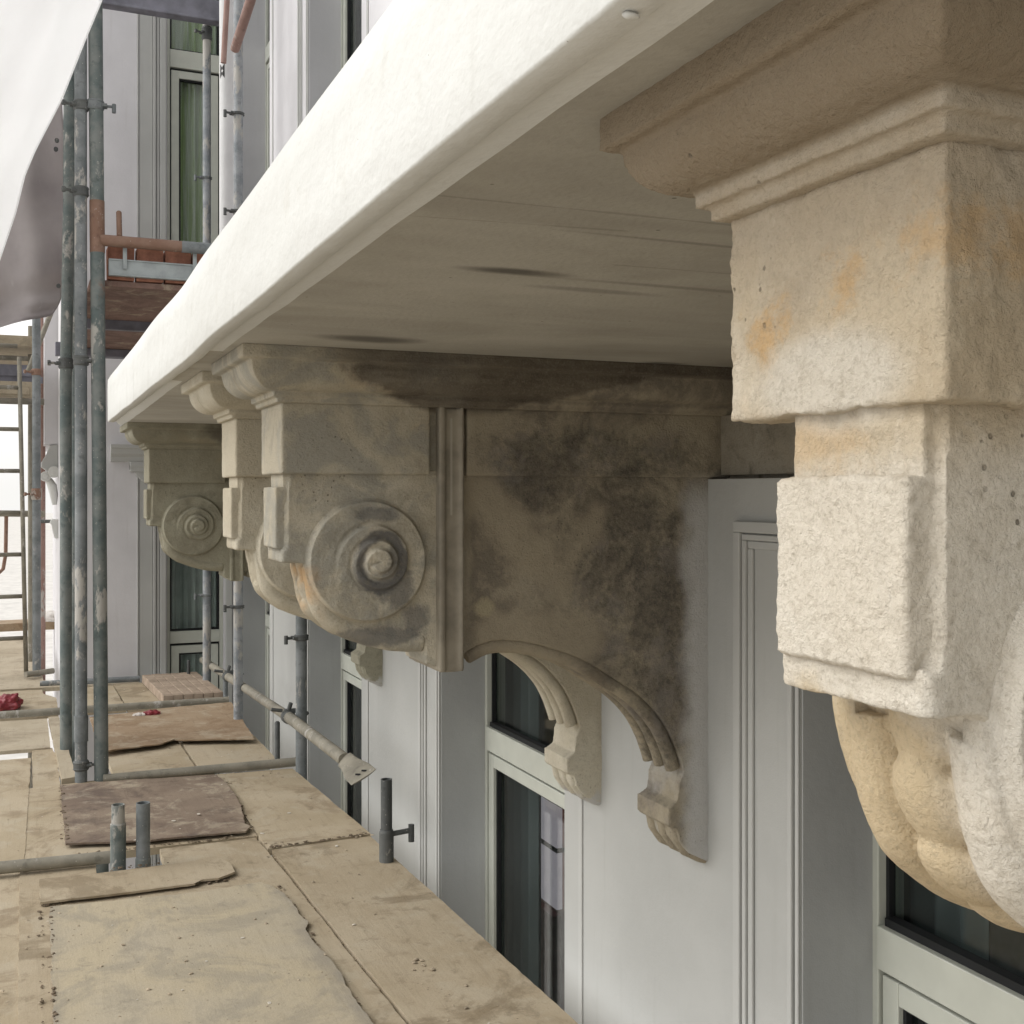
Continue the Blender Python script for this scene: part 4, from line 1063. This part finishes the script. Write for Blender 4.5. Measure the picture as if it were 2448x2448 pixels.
# crumpled dust cloth on the far plank
bm = bmesh.new(); bmesh.ops.create_icosphere(bm, subdivisions=4, radius=1)
for v in bm.verts:
    n_ = noise.noise(v.co * 1.6) * .35 + noise.noise(v.co * 4) * .14
    v.co = Vector((v.co.x * .17, v.co.y * .16, max(-.02, v.co.z * .075))) * (1 + n_)
o = obj('dust_cloth', bm, M['cloth'], origin=(0, 0, 0), smooth=True); o.location = (.26, 12.55, H + .16); tag(o, 'crumpled cream dust cloth heaped on the far plank', 'cloth')

# ------------------------------------------------------------------ tarpaulins
def sheet_grid(name, corners, nu, nv, fn, mat, label):
    """corners: function (u,v)->Vector ; fn adds folds"""
    bm = bmesh.new(); g = []
    for j in range(nv + 1):
        g.append([bm.verts.new(corners(i / nu, j / nv) + fn(i / nu, j / nv)) for i in range(nu + 1)])
    for j in range(nv):
        for i in range(nu): bm.faces.new((g[j][i], g[j][i + 1], g[j + 1][i + 1], g[j + 1][i]))
    o = obj(name, bm, mat, origin=tuple(corners(0, 0)), smooth=True)
    m = o.modifiers.new('thick', 'SOLIDIFY'); m.thickness = .003
    tag(o, label, 'tarpaulin'); return o
# mauve tarp hangs along the outer side of the scaffold
RE = [(2.6, .20), (2.2, .195), (1.82, .214), (1.35, .222), (1.11, .190), (.93, .10), (.86, -.05)]
def re_x(z):
    for (z1, x1), (z0, x0) in zip(RE, RE[1:]):
        if z0 <= z <= z1: return x0 + (x1 - x0) * (z - z0) / (z1 - z0)
    return RE[0][1] if z > RE[0][0] else RE[-1][1]
def tarpc(u, v):
    zr = 2.6 + (1.02 - 2.6) * v; zl = 2.6 + (.70 - 2.6) * v
    z = zr + (zl - zr) * u ** .8
    x = re_x(zr) - u * 1.5
    return Vector((x, 6.98 + .3 * u + .1 * v, z - .0))
def tarpf(u, v):
    w = .05 * math.sin(u * 26 + 2 * v) * (1 - .3 * v) + .03 * noise.noise(Vector((u * 7, v * 5, 1)))
    w += .05 * math.exp(-((v - .90) / .04) ** 2) + .03 * math.exp(-((v - .97) / .02) ** 2)
    return Vector((0, w, .02 * noise.noise(Vector((u * 5, v * 3, 4)))))
tp = sheet_grid('tarpaulin', tarpc, 90, 60, tarpf, M['tarp'], 'mauve-grey translucent tarpaulin bulging at the left behind the uprights')
for x, z in ((.163, 1.98), (.158, 1.93), (.172, 1.16)):
    bm = bmesh.new(); tube(bm, [(x, 6.93, z), (x, 6.95, z)], .012, 14)
    obj('eyelet', bm, M['tube_dark'], tp, origin=tuple(tp.location))
# bright white sheeting in front of the top of the uprights
WE = [(4.6, 1.2), (3.2, .56), (2.31, .334), (2.111, .26), (1.824, .16), (1.568, .044), (1.448, 0), (1.272, -.039), (1.056, -.105), (.7, -.20)]
def we_x(z):
    for (z1, x1), (z0, x0) in zip(WE, WE[1:]):
        if z0 <= z <= z1: return x0 + (x1 - x0) * (z - z0) / (z1 - z0)
    return WE[-1][1]
def whc(u, v):
    z = 3.3 - 2.5 * v
    return Vector((we_x(z) - u * .62, 5.70 + 1.15 * u, z))
sheet_grid('debris_sheet', whc, 60, 70, lambda u, v: Vector((0, .008 * math.sin(u * 15 + v * 3) * min(1, u * 6) + .01 * noise.noise(Vector((u * 9, v * 6, 0))), 0)), M['sheet'], 'brilliant white sheeting hanging slanted at the upper left corner')

# ------------------------------------------------------------------ deck boards
def board(name, poly, th, z, mat, label, jag=.002, tilt=(0, 0), curl=0.0, group='deck boards', cat='board', bev=.002):
    """flat sheet cut to poly with chipped edges, top surface at z"""
    pts = []
    n = len(poly)
    for i in range(n):
        a = Vector(poly[i]); b = Vector(poly[(i + 1) % n]); L_ = (b - a).length; k = max(2, int(L_ / .025))
        nr = Vector((-(b - a).y, (b - a).x)) / max(L_, 1e-6)
        for j in range(k):
            p = a.lerp(b, j / k)
            p += nr * jag * (noise.noise(Vector((p.x * 22, p.y * 22, z * 50 + n))) + .6 * noise.noise(Vector((p.x * 70, p.y * 70, 3))))
            pts.append(p)
    cx = sum(p.x for p in pts) / len(pts); cy = sum(p.y for p in pts) / len(pts)
    bm = bmesh.new()
    vs = [bm.verts.new((p.x, p.y, z)) for p in pts]
    f = bm.faces.new(vs)
    bmesh.ops.triangulate(bm, faces=[f])
    bmesh.ops.subdivide_edges(bm, edges=[e for e in bm.edges if e.calc_length() > .15], cuts=2, use_grid_fill=True)
    def zz(x, y):
        r2 = ((x - cx) ** 2 + (y - cy) ** 2)
        return tilt[0] * (x - cx) + tilt[1] * (y - cy) + curl * r2 + .0025 * noise.noise(Vector((x * 3, y * 3, z * 9)))
    for v in bm.verts: v.co.z = z + zz(v.co.x, v.co.y)
    ex = bmesh.ops.extrude_face_region(bm, geom=list(bm.faces))
    for v in [g for g in ex['geom'] if isinstance(g, bmesh.types.BMVert)]: v.co.z -= th
    o = obj(name, bm, mat, origin=(cx, cy, z))
    tag(o, label, cat, group); return o
rect = lambda x0, x1, y0, y1: [(x0, y0), (x1, y0), (x1, y1), (x0, y1)]
PL = 'deck_board'
board(PL, [(.99, -1.2), (1.40, -1.2), (1.385, 2.8), (1.335, 4.66), (.918, 4.64), (.935, 4.0), (.958, 3.3), (.972, 2.9)], .03, H, M['board_tan'], 'long sandy plank on the near right beside the windows')
board(PL, [(.905, 4.655), (1.345, 4.685), (1.285, 5.95), (.900, 5.98)], .03, H + .002, M['board_tan2'], 'square tan board in front of the blue-grey upright')
board(PL, [(-.02, -1.2), (.975, -1.2), (.958, 2.9), (.940, 3.4), (.918, 4.1), (.900, 4.62), (.885, 4.83), (.50, 4.83), (.50, 4.58), (.25, 4.58), (.25, 4.76), (-.02, 4.76)], .03, H - .001, M['board_tan'], 'big near board under the thin grey sheet', jag=.003)
board(PL, rect(-1.3, .0, -1.2, 4.78),   .026, H - .006, M['board_tan2'], 'yellowish board in the lower left corner')
board(PL, [(.058, 2.5), (.87, 2.5), (.862, 3.05), (.856, 3.25), (.868, 3.30), (.846, 3.72), (.866, 3.76), (.850, 4.10), (.80, 4.235), (.55, 4.215), (.33, 4.235), (.078, 4.262)], .006, H + .013, M['board_grey'], 'large cement-grey thin sheet nearest the viewer', jag=.010, curl=.002)
board(PL, [(.047, 4.315), (.31, 4.30), (.57, 4.305), (.575, 4.335), (.66, 4.33), (.725, 4.375), (.69, 4.42), (.73, 4.47), (.70, 4.57), (.46, 4.565), (.28, 4.555), (.047, 4.57)], .008, H + .017, M['board_tan'], 'narrow split strip of ply in front of the two cut tubes', jag=.004)
board(PL, [(-.02, 4.865), (.90, 4.86), (.893, 6.10), (.40, 6.12), (-.02, 6.06)], .03, H - .002, M['board_tan2'], 'tan board under the dark stained sheet')
board(PL, [(.150, 4.985), (.475, 4.90), (.855, 4.875), (.882, 4.93), (.872, 4.99), (.905, 5.30), (.912, 5.60), (.890, 5.90), (.50, 5.96), (.155, 5.99)], .008, H + .020, M['board_dark'], 'dark purplish stained sheet behind the two cut tubes', jag=.006)
board(PL, [(-1.3, 4.80), (-.005, 4.83), (.028, 6.76), (-1.3, 6.80)], .02, H, M['board_tan2'], 'pale tan board at left between the two cross tubes', jag=.003)
board(PL, [(.165, 6.10), (.235, 6.12), (.195, 7.82), (.135, 7.82)], .035, H + .022, M['board_pale'], 'narrow pale batten running along the gap by the uprights', jag=.002, cat='plank')
board(PL, [(.034, 5.0), (.160, 5.0), (.158, 6.70), (.14, 6.98), (.034, 6.98)], .03, H - .003, M['board_tan'], 'slim tan board left of the uprights', jag=.003)
board(PL, [(-1.3, 6.98), (.130, 6.96), (.128, 7.86), (-1.3, 7.90)], .02, H + .006, M['board_pale'], 'pale greyish board with a slit of daylight before it', jag=.003)
board(PL, [(.415, 6.13), (.822, 6.13), (.812, 7.84), (.40, 7.84)], .03, H - .002, M['board_tan2'], 'sandy board half hidden under the brown sheet, left of its seam', jag=.003)
board(PL, [(.836, 6.13), (1.255, 6.12), (1.245, 7.84), (.826, 7.84)], .03, H - .001, M['board_tan2'], 'sandy board half hidden under the brown sheet, right of its seam', jag=.003)
board(PL, [(.375, 6.62), (.56, 6.67), (.70, 6.70), (.785, 6.80), (.84, 6.745), (1.0, 6.70), (1.21, 6.62), (1.25, 7.3), (1.275, 7.82), (.9, 7.80), (.373, 7.66)], .007, H + .026, M['board_brown'], 'warm brown sheet with curled front edge under the red packet', jag=.008, curl=.012)
board(PL, [(.225, 8.06), (.62, 8.06), (.60, 9.05), (.24, 9.05)], .03, H, M['board_tan'], 'tan board behind the long cross tube, left of the pavers', jag=.004)
board(PL, [(.63, 8.06), (1.27, 8.06), (1.27, 9.10), (.61, 9.10)], .03, H - .002, M['board_tan'], 'tan board carrying the paver stack', jag=.004)
board(PL, [(-1.3, 8.05), (.135, 8.05), (.20, 8.05), (.20, 8.66), (.13, 8.70), (.11, 9.06), (-1.3, 9.06)], .03, H, M['board_tan'], 'tan board with the red rag on it, left side', jag=.004)
board(PL, [(-1.3, 9.10), (.24, 9.07), (.235, 9.30), (.125, 9.42), (.10, 11.0), (.06, 12.3), (-1.3, 12.3)], .03, H + .012, M['board_pale'], 'long pale board receding past the ladder', jag=.004)
board(PL, [(.40, 9.14), (.80, 9.14), (.80, 9.27), (.40, 9.27)], .03, H - .01, M['board_pale'], 'small board end against the wing wall', jag=.004)
# pavers in a low stack
PB = (.86, 8.03)
k = 0
for j in range(3):
    for i in range(6):
        x0 = PB[0] + i * .0665; y0 = PB[1] + .02 + j * .33
        bm = bmesh.new(); box(bm, x0 + .001, x0 + .0655, y0 + .001, y0 + .327, H + .004, H + .066 + .002 * random.random())
        for v in bm.verts: v.co += Vector((random.uniform(-.002, .002), random.uniform(-.002, .002), random.uniform(-.002, .002)))
        for v in bm.verts: v.co.x -= (v.co.y - 8.03) * .05
        o = obj('paver', bm, M['brick_dust'], origin=(x0, y0, H)); bevel_mod(o, .005)
        row = ['front', 'middle', 'back'][j]; side = ['leftmost', 'second from left', 'third from left', 'third from right', 'second from right', 'rightmost'][i]
        tag(o, f'dusty brick paver, {side} in the {row} row of the low stack', 'paver', 'stack of dusty pavers')
# red packet and rag
bm = bmesh.new(); bmesh.ops.create_icosphere(bm, subdivisions=4, radius=1)
for v in bm.verts:
    s_ = Vector((v.co.x * .052, v.co.y * .035, v.co.z * .020)); v.co = s_ * (1 + .30 * noise.noise(v.co * 2.2) + .15 * noise.noise(v.co * 6))
pk = empty('crumpled_packet', (.715, 7.62, H + .034)); tag(pk, 'crumpled red and white packet lying on the brown sheet', 'packet')
o = obj('red_part', bm, M['red'], pk, smooth=False); o.location = (.025, 0, 0)
bm = bmesh.new(); bmesh.ops.create_icosphere(bm, subdivisions=4, radius=1)
for v in bm.verts:
    s_ = Vector((v.co.x * .042, v.co.y * .028, v.co.z * .013)); v.co = s_ * (1 + .35 * noise.noise(v.co * 2.2) + .2 * noise.noise(v.co * 6))
o = obj('white_part', bm, M['white_paper'], pk, smooth=False); o.location = (-.045, 0, -.004)
bm = bmesh.new(); bmesh.ops.create_icosphere(bm, subdivisions=5, radius=1)
for v in bm.verts:
    s_ = Vector((v.co.x * .10, v.co.y * .09, max(v.co.z, -.3) * .07)); v.co = s_ * (1 + .35 * noise.noise(v.co * 1.8) + .16 * noise.noise(v.co * 5) + .05 * noise.noise(v.co * 14))
o = obj('red_rag', bm, M['red'], smooth=True); o.location = (-.115, 8.33, H + .028); tag(o, 'dark red rag bundled at the left edge of the deck', 'rag')
# mortar crumbs, flakes and dust lumps
bm = bmesh.new()
def crumb(x, y, z, s_, fl=.4):
    ret = bmesh.ops.create_icosphere(bm, subdivisions=1, radius=s_, matrix=Matrix.Translation((x, y, z + s_ * fl * .5)) @ Matrix.Rotation(random.random() * 6, 4, 'Z') @ Matrix.Diagonal((1.3, .9, fl, 1)))
    for v in ret['verts']: v.co += Vector((random.uniform(-1, 1), random.uniform(-1, 1), random.uniform(-.3, .3))) * s_ * .25
for i in range(380):
    y = 2.6 + random.random() ** 1.3 * 6; x = random.uniform(-.1, 1.28)
    if 4.5 < y < 4.9 and x < .6: continue
    if y > 6.05 and x < .42: continue
    crumb(x, y, H + (.014 if (.06 < x < .86 and y < 4.25) else .002) , random.choice((.0015, .002, .0025, .003, .004, .006)))
for cx_, cy_, k, sd_ in [(.93, 5.75, 14, .05), (1.15, 5.85, 10, .05), (.93, 4.7, 10, .035), (1.28, 4.68, 8, .04), (.90, 5.45, 8, .03), (1.12, 3.35, 6, .03)]:
    for _ in range(k): crumb(random.gauss(cx_, sd_), random.gauss(cy_, sd_), H + .002, random.uniform(.004, .011), .3)
for s_ in range(90):      # grit packed in the long seam
    y = random.uniform(2.6, 4.66); x = .99 - (y - 2.0) * .028
    crumb(random.gauss(.945 - (y - 3.6) * .025, .006), y, H - .016, random.uniform(.002, .006), .6)
cr = obj('mortar_crumbs', bm, M['crumb']); tag(cr, 'mortar crumbs and grit scattered over the boards', 'debris', kind='stuff')

bm = bmesh.new()
edges_ = [((.082, 4.26), (.064, 2.6), 60, .004, .014), ((.85, 4.20), (.862, 2.8), 90, .008, .004), ((.155, 5.0), (.157, 5.98), 60, .008, .02), ((.89, 4.95), (.90, 5.9), 90, .012, .004),
          ((.047, 4.32), (.72, 4.34), 50, .006, .003), ((.92, 4.66), (1.33, 4.69), 70, .008, .003), ((.2, 4.88), (.85, 4.86), 60, .008, .002), ((-.02, 4.75), (.25, 4.75), 40, .006, .002), ((.3, 4.58), (.5, 4.57), 30, .008, .02), ((.05, 4.3), (.04, 3.0), 25, .005, .002)]
for (x0, y0), (x1, y1), n_, sd_, dz in edges_:
    for _ in range(n_):
        f = random.random() ** 1.1; crumb(x0 + (x1 - x0) * f + random.gauss(0, sd_), y0 + (y1 - y0) * f + random.gauss(0, sd_), H + dz, random.choice((.0025, .003, .004, .005, .008)), .35)
dt = obj('dirt', bm, M['dirt']); tag(dt, 'dark dirt gathered along the edges of the loose sheets', 'dirt', kind='stuff')

bm = bmesh.new()
for _ in range(60):
    y = random.uniform(2.7, 8.9); x = random.uniform(.42, 1.22) if y > 6.05 else random.uniform(.0, 1.22)
    if 4.5 < y < 4.9 and x < .6: continue
    crumb(x, y, H + .026 if (y > 4.9 and y < 6 and x < .9) or (6.6 < y < 7.8) else H + (.015 if x < .86 and y < 4.25 else .003), random.choice((.003, .004, .006, .009)), .15)
fk = obj('plaster_flakes', bm, M['flake']); tag(fk, 'pale flakes of dropped plaster on the deck boards', 'debris', kind='stuff')
